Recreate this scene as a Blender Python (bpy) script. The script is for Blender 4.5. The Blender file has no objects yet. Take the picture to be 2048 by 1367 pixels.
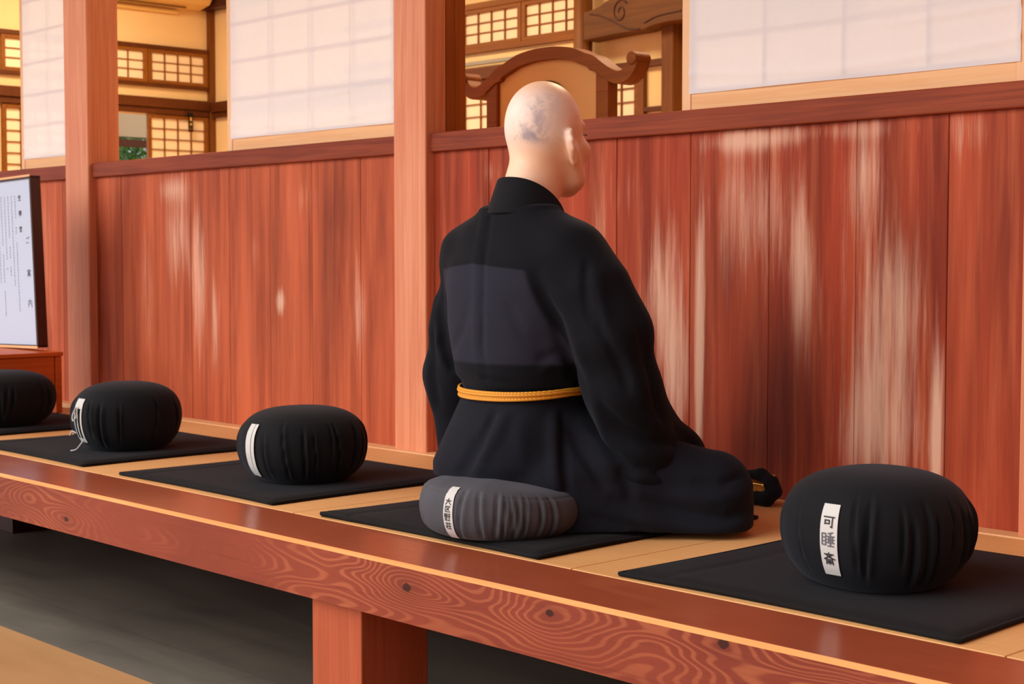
import bpy, bmesh, math, random
import numpy as np
from mathutils import Vector, Matrix
SC = bpy.context.scene
COL = SC.collection
random.seed(7)

# ------------------------------------------------------------------ materials
def srgb(r, g, b):
    f = lambda c: (c/255/12.92) if c/255 <= .04045 else ((c/255+.055)/1.055)**2.4
    return (f(r), f(g), f(b), 1)

class NT:
    def __init__(s, name):
        s.m = bpy.data.materials.new(name); s.m.use_nodes = True
        s.t = s.m.node_tree; s.n = s.t.nodes; s.n.clear()
        s.out = s.n.new('ShaderNodeOutputMaterial')
    def nd(s, typ, ins=None, **props):
        x = s.n.new('ShaderNode' + typ)
        for k, v in props.items(): setattr(x, k, v)
        for k, v in (ins or {}).items():
            if hasattr(v, 'is_output') or isinstance(v, bpy.types.NodeSocket): s.t.links.new(v, x.inputs[k])
            else: x.inputs[k].default_value = v
        return x
    def math(s, op, a, b=0.0, c=None, clamp=False):
        ins = {0: a, 1: b}
        if c is not None: ins[2] = c
        return s.nd('Math', ins, operation=op, use_clamp=clamp).outputs[0]
    def mix(s, f, a, b, blend='MIX'):
        x = s.nd('MixRGB', {'Fac': f, 'Color1': a, 'Color2': b}, blend_type=blend)
        return x.outputs[0]
    def ramp(s, f, stops):
        x = s.nd('ValToRGB', {'Fac': f}); e = x.color_ramp.elements
        while len(e) < len(stops): e.new(.5)
        for i, (p, c) in enumerate(stops):
            e[i].position = p; e[i].color = c if len(c) == 4 else (*c, 1)
        return x.outputs[0]
    def smooth(s, v, a, b):
        return s.nd('MapRange', {'Value': v, 'From Min': a, 'From Max': b, 'To Min': 0., 'To Max': 1.}, interpolation_type='SMOOTHSTEP').outputs[0]
    def obj(s): return s.nd('TexCoord').outputs['Object']
    def sep(s, v):
        x = s.nd('SeparateXYZ', {0: v}); return x.outputs
    def map(s, v, scale=(1, 1, 1), loc=(0, 0, 0)):
        return s.nd('Mapping', {'Vector': v, 'Scale': scale, 'Location': loc}).outputs[0]
    def noise(s, v, scale=1., detail=4., rough=.55, dist=0., w=None):
        ins = {'Vector': v, 'Scale': scale, 'Detail': detail, 'Roughness': rough, 'Distortion': dist}
        x = s.nd('TexNoise', ins, noise_dimensions='4D' if w is not None else '3D')
        if w is not None:
            if isinstance(w, (int, float)): x.inputs['W'].default_value = w
            else: s.t.links.new(w, x.inputs['W'])
        return x.outputs['Fac']
    def bump(s, h, strength=.2, dist=.01):
        return s.nd('Bump', {'Height': h, 'Strength': strength, 'Distance': dist}).outputs[0]
    def bsdf(s, col, rough=.6, normal=None, spec=.5, **kw):
        ins = {'Base Color': col, 'Roughness': rough, 'Specular IOR Level': spec}
        ins.update(kw)
        x = s.nd('BsdfPrincipled', ins)
        if normal is not None: s.t.links.new(normal, x.inputs['Normal'])
        s.t.links.new(x.outputs[0], s.out.inputs[0])
        s.b = x
        return x

def plain(name, c, rough=.6, spec=.4, **kw):
    t = NT(name); t.bsdf(c, rough, spec=spec, **kw); return t.m

def wood(name, dark, light, axis=2, rough=.5, spec=.4, grain=1.0, seed=0., streak=.35, blotch=.5, bump=.12):
    t = NT(name); o = t.obj()
    lo, hi = (.7, 14.), (2.2, 150.)
    sc = [lo[1]*grain]*3; sc[axis] = lo[0]
    s2 = [hi[1]*grain]*3; s2[axis] = hi[0]
    a = t.noise(t.map(o, sc, (seed, seed*.7, seed*.3)), 1., 5., .6, .6)
    rings = t.math('SINE', t.math('MULTIPLY', a, 34.))
    b = t.noise(t.map(o, s2, (seed, 0, 0)), 1., 3., .6)
    c = t.noise(t.map(o, (1.6, 1.6, 1.6), (seed*2, 3, 1)), 1., 2.)
    f = t.math('MULTIPLY_ADD', rings, .11, .38)
    f = t.math('ADD', f, t.math('MULTIPLY', t.math('SUBTRACT', b, .5), streak*2))
    f = t.math('ADD', f, t.math('MULTIPLY', t.math('SUBTRACT', c, .45), blotch*1.6), clamp=True)
    col = t.mix(f, dark, light)
    t.bsdf(col, t.math('MULTIPLY_ADD', b, .15, rough-.07), t.bump(t.math('ADD', b, t.math('MULTIPLY', rings, .15)), bump, .004), spec)
    return t.m

def blobs(t, x, z, pts):
    """sum of soft elliptical wear marks at world places (x, z, rx, rz, strength)"""
    acc = None
    for (bx, bz, rx, rz, k) in pts:
        u = t.math('MULTIPLY', t.math('SUBTRACT', x, bx), 1/rx)
        v = t.math('MULTIPLY', t.math('SUBTRACT', z, bz), 1/rz)
        r2 = t.math('ADD', t.math('MULTIPLY', u, u), t.math('MULTIPLY', v, v))
        g = t.math('MULTIPLY', t.math('POWER', 2.718, t.math('MULTIPLY', r2, -1.)), k)
        acc = g if acc is None else t.math('ADD', acc, g)
    return acc

def plank_mat(name, pts, dpts, seed, c0=(116, 42, 24), c1=(206, 102, 64)):
    t = NT(name); o = t.obj(); x, y, z = t.sep(o)
    rnd = t.nd('Attribute', attribute_name='plank').outputs['Fac']
    w = t.math('MULTIPLY', rnd, 37.)
    fine = t.noise(t.map(o, (150, 150, 1.6)), 1., 4., .65, .2, w)
    mid = t.noise(t.map(o, (26, 26, 1.1)), 1., 4., .6, .5, w)
    big = t.smooth(t.noise(t.map(o, (11., 11., .9), (seed, 0, 0)), 1., 5., .62, .35, w), .16, .78)
    col = t.mix(big, srgb(*c0), srgb(*c1))
    col = t.mix(t.math('MULTIPLY', t.smooth(mid, .42, .75), .55), col, srgb(206, 108, 70))
    col = t.mix(t.math('MULTIPLY', t.smooth(fine, .52, .72), .30), col, srgb(104, 46, 32))
    col = t.mix(t.math('MULTIPLY', rnd, .16), col, srgb(196, 96, 62))
    # worn, bleached streaks where the wall has been rubbed
    g = t.math('ADD', blobs(t, x, z, pts), t.math('MULTIPLY', t.math('SUBTRACT', big, .52), .45))
    st = t.noise(t.map(o, (60, 60, 2.4), (seed, 0, 2)), 1., 5., .7, .3, w)
    wear = t.smooth(t.math('ADD', t.math('MULTIPLY', g, .75), t.math('MULTIPLY', t.math('SUBTRACT', st, .5), 1.2)), .20, .90)
    col = t.mix(t.math('MULTIPLY', wear, .78), col, srgb(236, 190, 162))
    # darker handling stains
    if dpts:
        d = t.math('MULTIPLY', blobs(t, x, z, dpts), t.math('ADD', st, .35), clamp=True)
        col = t.mix(t.math('MULTIPLY', d, .75), col, srgb(66, 22, 16))
    t.bsdf(col, t.math('MULTIPLY_ADD', fine, .2, .5), t.bump(fine, .25, .003), .14)
    return t.m

def beam_mat(name, knots, dark, light, seed=0., rings=25., rough=.42, spec=.2):
    """flat-sawn board along x with knots: growth rings are contours of a stretched field, bent round each knot"""
    t = NT(name); o = t.obj(); x, y, z = t.sep(o)
    f = t.noise(t.map(o, (1.7, 3., 8.), (seed, 0, 0)), 1., 1.8, .45, .25)
    k = blobs(t, x, z, [(kx, kz,   .13, .045, .20) for kx, kz, s in knots]) if knots else 0.
    f = t.math('ADD', f, k)
    r = t.math('SINE', t.math('MULTIPLY', f, rings*6.28))
    r = t.smooth(r, -.1, 1.0)
    amt = t.smooth(t.noise(t.map(o, (1.1, 1, 4), (seed+5, 1, 0)), 1., 2.), .48, .70)
    if knots: amt = t.math('ADD', amt, blobs(t, x, z, [(kx-.10, kz, .24, .12, .7) for kx, kz, s in knots]), clamp=True)
    fine = t.noise(t.map(o, (3, 60, 170)), 1., 3., .6)
    c = t.noise(t.map(o, (2.2, 4, 5)), 1., 3.)
    col = t.mix(c, dark, light)
    col = t.mix(t.math('MULTIPLY', t.math('MULTIPLY', r, amt), .26), col, srgb(214, 130, 84))
    col = t.mix(t.math('MULTIPLY', t.smooth(fine, .5, .75), .3), col, dark)
    if knots:
        q = t.math('ADD', blobs(t, x, z, [(kx, kz, .013*s, .0085*s, 1.6) for kx, kz, s in knots]),
                   t.math('MULTIPLY', t.math('SUBTRACT', t.noise(t.map(o, (50, 50, 90)), 1., 3.), .5), 1.2))
        col = t.mix(t.smooth(q, .55, .95), col, srgb(20, 19, 15))
        q2 = blobs(t, x, z, [(kx, kz, .05*s, .03*s, .8) for kx, kz, s in knots])
        col = t.mix(t.math('MULTIPLY', q2, .45), col, srgb(92, 34, 24))
    t.bsdf(col, t.math('MULTIPLY_ADD', fine, .1, rough), t.bump(fine, .06, .003), spec)
    return t.m

def fabric(name, c1, c2, rough=.85, weave=900., sheen=.25, zsplit=None, spec=.2):
    t = NT(name); o = t.obj()
    n = t.noise(o, 9., 4.); w = t.noise(o, weave, 1.)
    col = t.mix(t.math('MULTIPLY_ADD', t.math('SUBTRACT', w, .5), .8, n, clamp=True), c1, c2)
    if zsplit: col = zsplit(t, o, col, n)
    b = t.bsdf(col, rough, t.bump(t.math('ADD', w, t.math('MULTIPLY', t.noise(o, 60., 3.), 1.)), .12, .003), spec)
    b.inputs['Sheen Weight'].default_value = sheen; b.inputs['Sheen Roughness'].default_value = .45
    b.inputs['Sheen Tint'].default_value = (.75, .82, 1, 1)
    return t.m

# ------------------------------------------------------------------ mesh helpers
class MB:
    def __init__(s): s.v = []; s.f = []; s.mi = []; s.att = []
    def add(s, vs, fs, mi=0, att=0.):
        o = len(s.v); s.v += [tuple(map(float, v)) for v in vs]
        for f in fs: s.f.append(tuple(i+o for i in f)); s.mi.append(mi); s.att.append(att)
    def box(s, x0, x1, y0, y1, z0, z1, mi=0, att=0.):
        vs = [(x0,y0,z0),(x1,y0,z0),(x1,y1,z0),(x0,y1,z0),(x0,y0,z1),(x1,y0,z1),(x1,y1,z1),(x0,y1,z1)]
        s.add(vs, [(0,3,2,1),(4,5,6,7),(0,1,5,4),(1,2,6,5),(2,3,7,6),(3,0,4,7)], mi, att)
    def prism(s, pts, y0, y1, mi=0):
        """outline in x-z (counter-clockwise seen from -y) given depth along y"""
        n = len(pts)
        vs = [(p[0], y0, p[1]) for p in pts] + [(p[0], y1, p[1]) for p in pts]
        fs = [tuple(range(n)), tuple(range(2*n-1, n-1, -1))] + [(i, i+n, (i+1) % n+n, (i+1) % n) for i in range(n)]
        s.add(vs, fs, mi)
    def tube(s, path, rad, n=10, mi=0, squash=(1, 1), cap=True):
        P = [Vector(p) for p in path]; m = len(P)
        R = rad if hasattr(rad, '__len__') else [rad]*m
        up = Vector((0, 0, 1)); prev = None; vs = []
        for i in range(m):
            t = (P[min(i+1, m-1)]-P[max(i-1, 0)]).normalized()
            a = (prev - t*prev.dot(t)).normalized() if prev is not None else (t.cross(up) if abs(t.z) < .95 else t.cross(Vector((0, 1, 0)))).normalized()
            prev = a; b = t.cross(a)
            for k in range(n):
                th = 2*math.pi*k/n
                vs.append(P[i] + a*math.cos(th)*R[i]*squash[0] + b*math.sin(th)*R[i]*squash[1])
        fs = [(i*n+k, i*n+(k+1) % n, (i+1)*n+(k+1) % n, (i+1)*n+k) for i in range(m-1) for k in range(n)]
        if cap: fs += [tuple(range(n-1, -1, -1)), tuple((m-1)*n+k for k in range(n))]
        s.add(vs, fs, mi)
    def grid(s, fn, nu, nv, closeu=False, mi=0):
        vs = [fn(u/(nu if closeu else nu-1), v/(nv-1)) for v in range(nv) for u in range(nu)]
        fs = []
        for v in range(nv-1):
            for u in range(nu if closeu else nu-1):
                fs.append((v*nu+u, v*nu+(u+1) % nu, (v+1)*nu+(u+1) % nu, (v+1)*nu+u))
        s.add(vs, fs, mi)
    def build(s, name, mats, parent=None, smooth=False, bevel=0., seg=2, att=None, fix=True):
        off = wloc(parent)
        me = bpy.data.meshes.new(name)
        me.from_pydata([(a-off[0], b-off[1], c-off[2]) for a, b, c in s.v], [], s.f)
        for m in (mats if isinstance(mats, (list, tuple)) else [mats]): me.materials.append(m)
        me.polygons.foreach_set('material_index', s.mi)
        if att:
            a = me.attributes.new(att, 'FLOAT', 'FACE'); a.data.foreach_set('value', s.att)
        if fix:
            bm = bmesh.new(); bm.from_mesh(me); bmesh.ops.recalc_face_normals(bm, faces=bm.faces); bm.to_mesh(me); bm.free()
        if smooth: me.polygons.foreach_set('use_smooth', [True]*len(me.polygons))
        o = bpy.data.objects.new(name, me); COL.objects.link(o)
        if parent is not None: o.parent = parent
        if bevel:
            b = o.modifiers.new('b', 'BEVEL'); b.width = bevel; b.segments = seg; b.limit_method = 'ANGLE'; b.angle_limit = .7
        return o

def wloc(p):
    v = Vector((0, 0, 0))
    while p is not None: v += p.location; p = p.parent
    return v
def tag(o, label=None, cat=None, group=None, kind=None):
    for k, v in (('label', label), ('category', cat), ('group', group), ('kind', kind)):
        if v: o[k] = v
    return o
def thing(name, loc, label, cat, group=None):
    o = bpy.data.objects.new(name, None); COL.objects.link(o); o.location = loc; o.empty_display_size = .1
    return tag(o, label, cat, group)
def bx(name, mat, parent, *b, bevel=.003, **kw):
    m = MB()
    for q in (b if hasattr(b[0], '__len__') else [b]): m.box(*q)
    return m.build(name, mat, parent, bevel=bevel, **kw)
def struct(name, mat, *b, bevel=.003):
    return tag(bx(name, mat, None, *b, bevel=bevel), kind='structure')
def smoothpath(pts, n=6):
    P = [np.array(p, float) for p in pts]; out = []
    for i in range(len(P)-1):
        p0, p1, p2, p3 = P[max(i-1, 0)], P[i], P[i+1], P[min(i+2, len(P)-1)]
        for k in range(n):
            t = k/n
            out.append(.5*((2*p1)+(-p0+p2)*t+(2*p0-5*p1+4*p2-p3)*t*t+(-p0+3*p1-3*p2+p3)*t**3))
    out.append(P[-1]); return out

# ------------------------------------------------------------------ signed-distance modelling (drapery, head)
def V(*a): return np.array(a, np.float32)
def rc(P, a, b, ra, rb, zs=1.):
    a = V(*a); b = V(*b); ba = b-a
    t = np.clip(((P-a) @ ba)/(ba @ ba), 0, 1)
    d = P-a-t[:, None]*ba
    if zs != 1.: d = d*V(1, 1, zs)
    return np.sqrt((d*d).sum(1))-(ra+(rb-ra)*t)
def ell(P, c, r):
    r = V(*r); q = (P-V(*c))
    k0 = np.sqrt(((q/r)**2).sum(1)); k1 = np.sqrt(((q/(r*r))**2).sum(1))+1e-9
    return k0*(k0-1)/k1
def loft(P, z, a, b, cx, cy, e=2.0):
    zz = P[:, 2]
    A = np.interp(zz, z, a); B = np.interp(zz, z, b); X = np.interp(zz, z, cx); Y = np.interp(zz, z, cy)
    q = ((np.abs(P[:, 0]-X)/A)**e+(np.abs(P[:, 1]-Y)/B)**e)**(1/e)
    d = (q-1)*np.minimum(A, B)
    return np.maximum(d, np.maximum(z[0]-zz, zz-z[-1]))
def smin(a, b, k):
    h = np.clip(.5+.5*(b-a)/k, 0, 1); return b+(a-b)*h-k*h*(1-h)
def smax(a, b, k): return -smin(-a, -b, k)
def stroke(P, pts, w, taper=True):
    """soft crease along a polyline, fading out at both ends"""
    A = [V(*p) for p in pts]; L = [float(np.linalg.norm(q-p)) for p, q in zip(A[:-1], A[1:])]; T = sum(L)
    best = np.full(len(P), 1e9, np.float32); pos = np.zeros(len(P), np.float32); acc = 0.
    for a, b, l in zip(A[:-1], A[1:], L):
        ba = b-a
        t = np.clip(((P-a) @ ba)/(ba @ ba+1e-9), 0, 1); d = P-a-t[:, None]*ba
        d = (d*d).sum(1); m = d < best
        best = np.where(m, d, best); pos = np.where(m, (acc+t*l)/T, pos); acc += l
    g = np.exp(-best/(w*w))
    return g*np.clip(np.minimum(pos, 1-pos)/.22, 0, 1)**.8 if taper else g

def mesh_sdf(fn, lo, hi, h, band=4):
    """sparse sampled signed distance -> surface-nets quads"""
    lo = np.array(lo, np.float32); n = np.ceil((np.array(hi)-lo)/h).astype(int)+1
    c = 4; nc = np.ceil(n/c).astype(int)+1
    ax = [lo[i]+np.arange(nc[i])*h*c for i in range(3)]
    G = np.stack(np.meshgrid(*ax, indexing='ij'), -1).reshape(-1, 3).astype(np.float32)
    D = fn(G).reshape(nc)
    near = np.abs(D) < h*c*2.6
    D4 = np.where(D < 0, -1., 1.).astype(np.float32)
    full = np.repeat(np.repeat(np.repeat(D4, c, 0), c, 1), c, 2)
    nr = np.repeat(np.repeat(np.repeat(near, c, 0), c, 1), c, 2)
    idx = np.argwhere(nr)
    vals = np.empty(len(idx), np.float32)
    for i in range(0, len(idx), 400000):
        vals[i:i+400000] = fn((lo+idx[i:i+400000]*h).astype(np.float32))
    full[tuple(idx.T)] = vals
    full[0, :, :] = full[-1, :, :] = 1; full[:, 0, :] = full[:, -1, :] = 1; full[:, :, 0] = full[:, :, -1] = 1
    ins = full < 0
    cnt = sum(ins[i:ins.shape[0]-1+i, j:ins.shape[1]-1+j, k:ins.shape[2]-1+k].astype(np.int8) for i in (0, 1) for j in (0, 1) for k in (0, 1))
    act = np.argwhere((cnt > 0) & (cnt < 8))
    cor = np.array([(i, j, k) for i in (0, 1) for j in (0, 1) for k in (0, 1)])
    cv = np.stack([full[tuple((act+q).T)] for q in cor], 1)
    pos = np.zeros((len(act), 3)); num = np.zeros(len(act))
    for a in range(8):
        for b in range(a+1, 8):
            if np.abs(cor[a]-cor[b]).sum() != 1: continue
            va, vb = cv[:, a], cv[:, b]; m = (va < 0) != (vb < 0)
            t = np.where(m, va/np.where(m, va-vb, 1), 0)
            p = cor[a]+t[:, None]*(cor[b]-cor[a]); pos[m] += p[m]; num[m] += 1
    verts = lo+(act+pos/num[:, None])*h
    vid = -np.ones(cnt.shape, np.int64); vid[tuple(act.T)] = np.arange(len(act))
    quads = []
    for ax_ in range(3):
        e = [0, 0, 0]; e[ax_] = 1; u, w = [(1, 2), (2, 0), (0, 1)][ax_]
        A = ins[:-1, :-1, :-1]; S = ins[e[0]:ins.shape[0]-1+e[0], e[1]:ins.shape[1]-1+e[1], e[2]:ins.shape[2]-1+e[2]]
        ed = np.argwhere(A != S); fl = A[tuple(ed.T)]
        du = np.zeros(3, int); du[u] = 1; dw = np.zeros(3, int); dw[w] = 1
        ok = (ed[:, u] > 0) & (ed[:, w] > 0); ed = ed[ok]; fl = fl[ok]
        q = np.stack([vid[tuple((ed-du-dw).T)], vid[tuple((ed-dw).T)], vid[tuple(ed.T)], vid[tuple((ed-du).T)]], 1)
        q[~fl] = q[~fl][:, ::-1]; quads.append(q)
    quads = np.concatenate(quads); quads = quads[(quads >= 0).all(1)]
    return verts, quads
def relax(v, q, it=2, lam=.5):
    for _ in range(it):
        acc = np.zeros_like(v); n = np.zeros(len(v))
        for a in range(4):
            b = (a+1) % 4
            np.add.at(acc, q[:, a], v[q[:, b]]); np.add.at(acc, q[:, b], v[q[:, a]])
            np.add.at(n, q[:, a], 1); np.add.at(n, q[:, b], 1)
        v = v+(acc/np.maximum(n, 1)[:, None]-v)*lam
    return v
def sdf_object(name, fn, lo, hi, h, mat, parent, it=2):
    v, q = mesh_sdf(fn, lo, hi, h); v = relax(v, q, it)
    me = bpy.data.meshes.new(name); me.vertices.add(len(v)); me.vertices.foreach_set('co', v.astype(np.float32).ravel())
    me.loops.add(q.size); me.loops.foreach_set('vertex_index', q.astype(np.int32).ravel())
    me.polygons.add(len(q)); me.polygons.foreach_set('loop_start', np.arange(0, q.size, 4, dtype=np.int32))
    me.polygons.foreach_set('loop_total', np.full(len(q), 4, np.int32)); me.update(calc_edges=True); me.validate()
    me.polygons.foreach_set('use_smooth', [True]*len(me.polygons)); me.materials.append(mat)
    o = bpy.data.objects.new(name, me); COL.objects.link(o); o.parent = parent
    return o

# ------------------------------------------------------------------ handwriting (strokes in a unit square)
def rect(x0, y1, x1, y0): return [[(x0, y1), (x1, y1), (x1, y0), (x0, y0), (x0, y1)]]
GL = {
 'ka': [[(0,.95),(1,.95)], [(.15,.68),(.15,.3)], [(.15,.65),(.55,.65),(.55,.33)], [(.15,.36),(.55,.36)], [(.82,.95),(.82,.02),(.68,.1)]],
 'sui': rect(0,.9,.3,.12)+[[(0,.64),(.3,.64)],[(0,.38),(.3,.38)],[(.88,1),(.5,.9)],[(.69,.95),(.69,.05)],[(.4,.72),(1,.72)],[(.54,.72),(.54,.28)],[(.85,.72),(.85,.28)],[(.38,.5),(1,.5)],[(.4,.28),(1,.28)],[(.47,.05),(.95,.05)]],
 'sai': [[(.5,1),(.5,.86)],[(.1,.85),(.9,.85)],[(.25,.8),(.8,.52)],[(.75,.82),(.05,.42)],[(.45,.62),(1,.45)],[(.25,.45),(.2,0)],[(.75,.45),(.8,0)],[(.35,.4),(.65,.4)],[(.35,.27),(.65,.27)],[(.5,.27),(.5,0)],[(.4,.2),(.34,.08)],[(.6,.2),(.66,.08)]],
 'dai': [[(.05,.65),(.95,.65)],[(.5,1),(.45,.6),(.05,0)],[(.5,.6),(.95,0)]],
 'ku': [[(.1,.9),(.9,.9)],[(.1,.9),(.1,.05),(.95,.05)],[(.3,.75),(.75,.25)],[(.75,.75),(.3,.25)]],
 'no': rect(0,.95,.45,.5)+[[(0,.72),(.45,.72)],[(.22,.95),(.22,.05)],[(0,.27),(.45,.27)],[(0,.05),(.5,.05)],[(.6,.95),(.95,.95),(.75,.75)],[(.55,.6),(1,.6)],[(.78,.75),(.78,0),(.65,.08)]],
 'sou': [[(.05,.85),(.95,.85)],[(.3,1),(.3,.72)],[(.7,1),(.7,.72)],[(.25,.65),(.25,0)],[(.05,.5),(.15,.42)],[(.05,.2),(.25,.35)],[(.4,.45),(.95,.45)],[(.68,.65),(.68,.05)],[(.45,.05),(.9,.05)]],
 'za': [[(.25,.95),(.05,.55)],[(.2,.75),(.4,.58)],[(.75,.95),(.58,.55)],[(.72,.75),(.95,.58)],[(.5,1),(.5,.05)],[(.2,.4),(.8,.4)],[(.05,.05),(.95,.05)]],
 'zen': [[(.15,1),(.25,.88)],[(.02,.78),(.38,.78),(.05,.4)],[(.22,.55),(.22,0)],[(.28,.5),(.38,.4)],[(.5,1),(.55,.88)],[(.7,1),(.7,.88)],[(.92,1),(.85,.88)]]+rect(.5,.8,.92,.45)+[[(.5,.62),(.92,.62)],[(.42,.28),(1,.28)],[(.71,.8),(.71,0)]],
 'dou': [[(.5,1),(.5,.8)],[(.25,.95),(.32,.82)],[(.75,.95),(.68,.82)],[(.08,.6),(.08,.75),(.92,.75),(.9,.6)]]+rect(.3,.62,.7,.4)+[[(.2,.22),(.8,.22)],[(.5,.38),(.5,.03)],[(.05,.03),(.95,.03)]],
 'go': [[(.15,.8),(.7,.8),(.6,.7)],[(.15,.3),(.2,.12),(.8,.15)],[(.75,1),(.82,.88)],[(.9,1),(.97,.88)]],
 'an': [[(.5,1),(.5,.88)],[(.08,.72),(.08,.85),(.92,.85),(.92,.72)],[(.1,.65),(.9,.65)],[(.45,.8),(.3,.55),(.75,.42)],[(.7,.65),(.25,.42)],[(.05,.32),(.95,.32)],[(.5,.42),(.5,0)],[(.45,.3),(.1,.02)],[(.55,.3),(.9,.02)]],
 'nai': [[(.1,0),(.1,.75),(.9,.75),(.9,.02),(.8,.08)],[(.5,1),(.45,.6),(.2,.25)],[(.5,.6),(.75,.3)]],
}
def write(mb, glyph, fn, cu, cv, su, sv, w):
    """ribbons of ink: fn(u, v) -> point just above the paper"""
    for st in GL[glyph]:
        for a, b in zip(st[:-1], st[1:]):
            a = np.array([cu+(a[0]-.5)*su, cv+(a[1]-.5)*sv]); b = np.array([cu+(b[0]-.5)*su, cv+(b[1]-.5)*sv])
            d = b-a; L = np.hypot(*d)+1e-9; d = d/L; n = np.array([-d[1], d[0]])*w/2
            k = max(1, int(L/.02)); vs = []
            a = a-d*w*.3; b = b+d*w*.3
            for i in range(k+1):
                p = a+(b-a)*i/k
                vs += [fn(*(p-n)), fn(*(p+n))]
            mb.add(vs, [(2*i, 2*i+1, 2*i+3, 2*i+2) for i in range(k)])

# ------------------------------------------------------------------ palette
W_post = wood('post_wood', srgb(200, 108, 74), srgb(240, 170, 128), 2, .5, .25, seed=2, blotch=.3)
W_rail = wood('rail_wood', srgb(104, 38, 20), srgb(166, 78, 46), 0, .5, .14, seed=4)
W_jamb = wood('jamb_wood', srgb(134, 66, 18), srgb(186, 102, 38), 2, .5, .2, seed=6)
W_tan = wood('pale_frame_wood', srgb(222, 158, 100), srgb(246, 200, 150), 0, .5, .3, seed=8, streak=.2, blotch=.25)
W_tanv = wood('pale_stile_wood', srgb(226, 164, 112), srgb(246, 204, 160), 2, .5, .3, seed=9, streak=.2, blotch=.25)
W_in = wood('interior_wood', srgb(72, 34, 8), srgb(116, 60, 20), 0, .5, .3, seed=10)
W_inv = wood('interior_post_wood', srgb(92, 50, 12), srgb(140, 84, 28), 2, .5, .3, seed=11)
W_fr = wood('interior_frame_wood', srgb(112, 62, 14), srgb(158, 98, 32), 0, .5, .3, seed=12)
W_chair = wood('chair_wood', srgb(116, 58, 12), srgb(164, 90, 24), 0, .5, .25, seed=13)
W_dark = wood('dark_brown_wood', srgb(44, 16, 12), srgb(82, 34, 26), 2, .45, .4, seed=14)
W_stand = wood('stand_wood', srgb(168, 66, 18), srgb(224, 108, 42), 1, .45, .25, seed=15)
W_old = wood('old_beam_wood', srgb(78, 46, 20), srgb(128, 80, 36), 0, .6, .3, seed=16)
W_leg = wood('leg_wood', srgb(146, 66, 40), srgb(180, 92, 60), 2, .5, .2, seed=17, blotch=.25, streak=.2)
def plaster_mat(name, c1, c2):
    t = NT(name); o = t.obj(); n = t.noise(o, 3., 4.); f = t.noise(o, 300., 2.)
    t.bsdf(t.mix(n, c1, c2), .9, t.bump(f, .1, .002), .2); return t.m
PLASTER = plaster_mat('cream_plaster', srgb(238, 206, 150), srgb(246, 218, 168))
WHITEWALL = plaster_mat('white_plaster', srgb(196, 176, 148), srgb(208, 190, 162))
CEIL = wood('ceiling_boards', srgb(150, 100, 58), srgb(186, 132, 82), 0, .6, .3, seed=18)

def paper_mat(name, c, trans=.45, see=.1, soft=0.):
    t = NT(name); o = t.obj()
    n = t.noise(o, 40., 4.)
    col = t.mix(n, c, tuple(min(1, q*1.04) for q in c[:3])+(1,))
    nb = t.bump(t.noise(t.map(o, (2, 2, 4)), 3., 3., .5, .5), .12, .02) if soft else None
    d = t.nd('BsdfDiffuse', {'Color': col}); tr = t.nd('BsdfTranslucent', {'Color': col}); tp = t.nd('BsdfTransparent', {'Color': (1, 1, 1, 1)})
    if nb is not None: t.t.links.new(nb, d.inputs['Normal'])
    a = t.nd('MixShader', {0: trans, 1: d.outputs[0], 2: tr.outputs[0]})
    b = t.nd('MixShader', {0: see, 1: a.outputs[0], 2: tp.outputs[0]})
    t.t.links.new(b.outputs[0], t.out.inputs[0]); return t.m
PAPER = paper_mat('white_screen_cloth', srgb(238, 239, 243), .24, .07, 1.)
SHOJI = paper_mat('shoji_paper', srgb(250, 238, 214), .5, 0.)
def tatami_mat_():
    t = NT('rush_weave'); o = t.obj(); x, y, z = t.sep(o)
    n = t.noise(t.map(o, (3, 90, 3)), 1., 3.); m = t.noise(o, 2.4, 4.)
    rib = t.math('SINE', t.math('MULTIPLY', y, 900.))
    wv = t.math('SINE', t.math('MULTIPLY', x, 340.))
    col = t.mix(m, srgb(214, 150, 88), srgb(240, 190, 128))
    col = t.mix(t.math('MULTIPLY', n, .35), col, srgb(190, 122, 64))
    h = t.math('ADD', rib, t.math('MULTIPLY', wv, .6))
    t.bsdf(col, .55, t.bump(h, .25, .002), .35); return t.m
RUSH = tatami_mat_()
def floor_mat(name, c1, c2, rough, tile=None, spec=.5):
    t = NT(name); o = t.obj(); n = t.noise(t.map(o, (.8, 3.2, 1)), 2., 5., .6, .4); f = t.noise(o, 120., 3.)
    col = t.mix(n, c1, c2)
    if tile:
        br = t.nd('TexBrick', {'Vector': t.map(o, (1, 1, 1)), 'Color1': (1, 1, 1, 1), 'Color2': (.9, .9, .9, 1), 'Mortar': (.82, .82, .82, 1), 'Scale': 1., 'Mortar Size': .004, 'Brick Width': .6, 'Row Height': .3})
        col = t.mix(1., col, br.outputs[0], 'MULTIPLY')
    t.bsdf(col, t.math('MULTIPLY_ADD', n, .25, rough), t.bump(f, .08, .002), spec); return t.m
STONE = floor_mat('dark_stone', srgb(80, 76, 70), srgb(134, 126, 112), .36, True)
EARTH = floor_mat('tan_flooring', srgb(176, 126, 80), srgb(206, 156, 104), .45)

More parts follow.
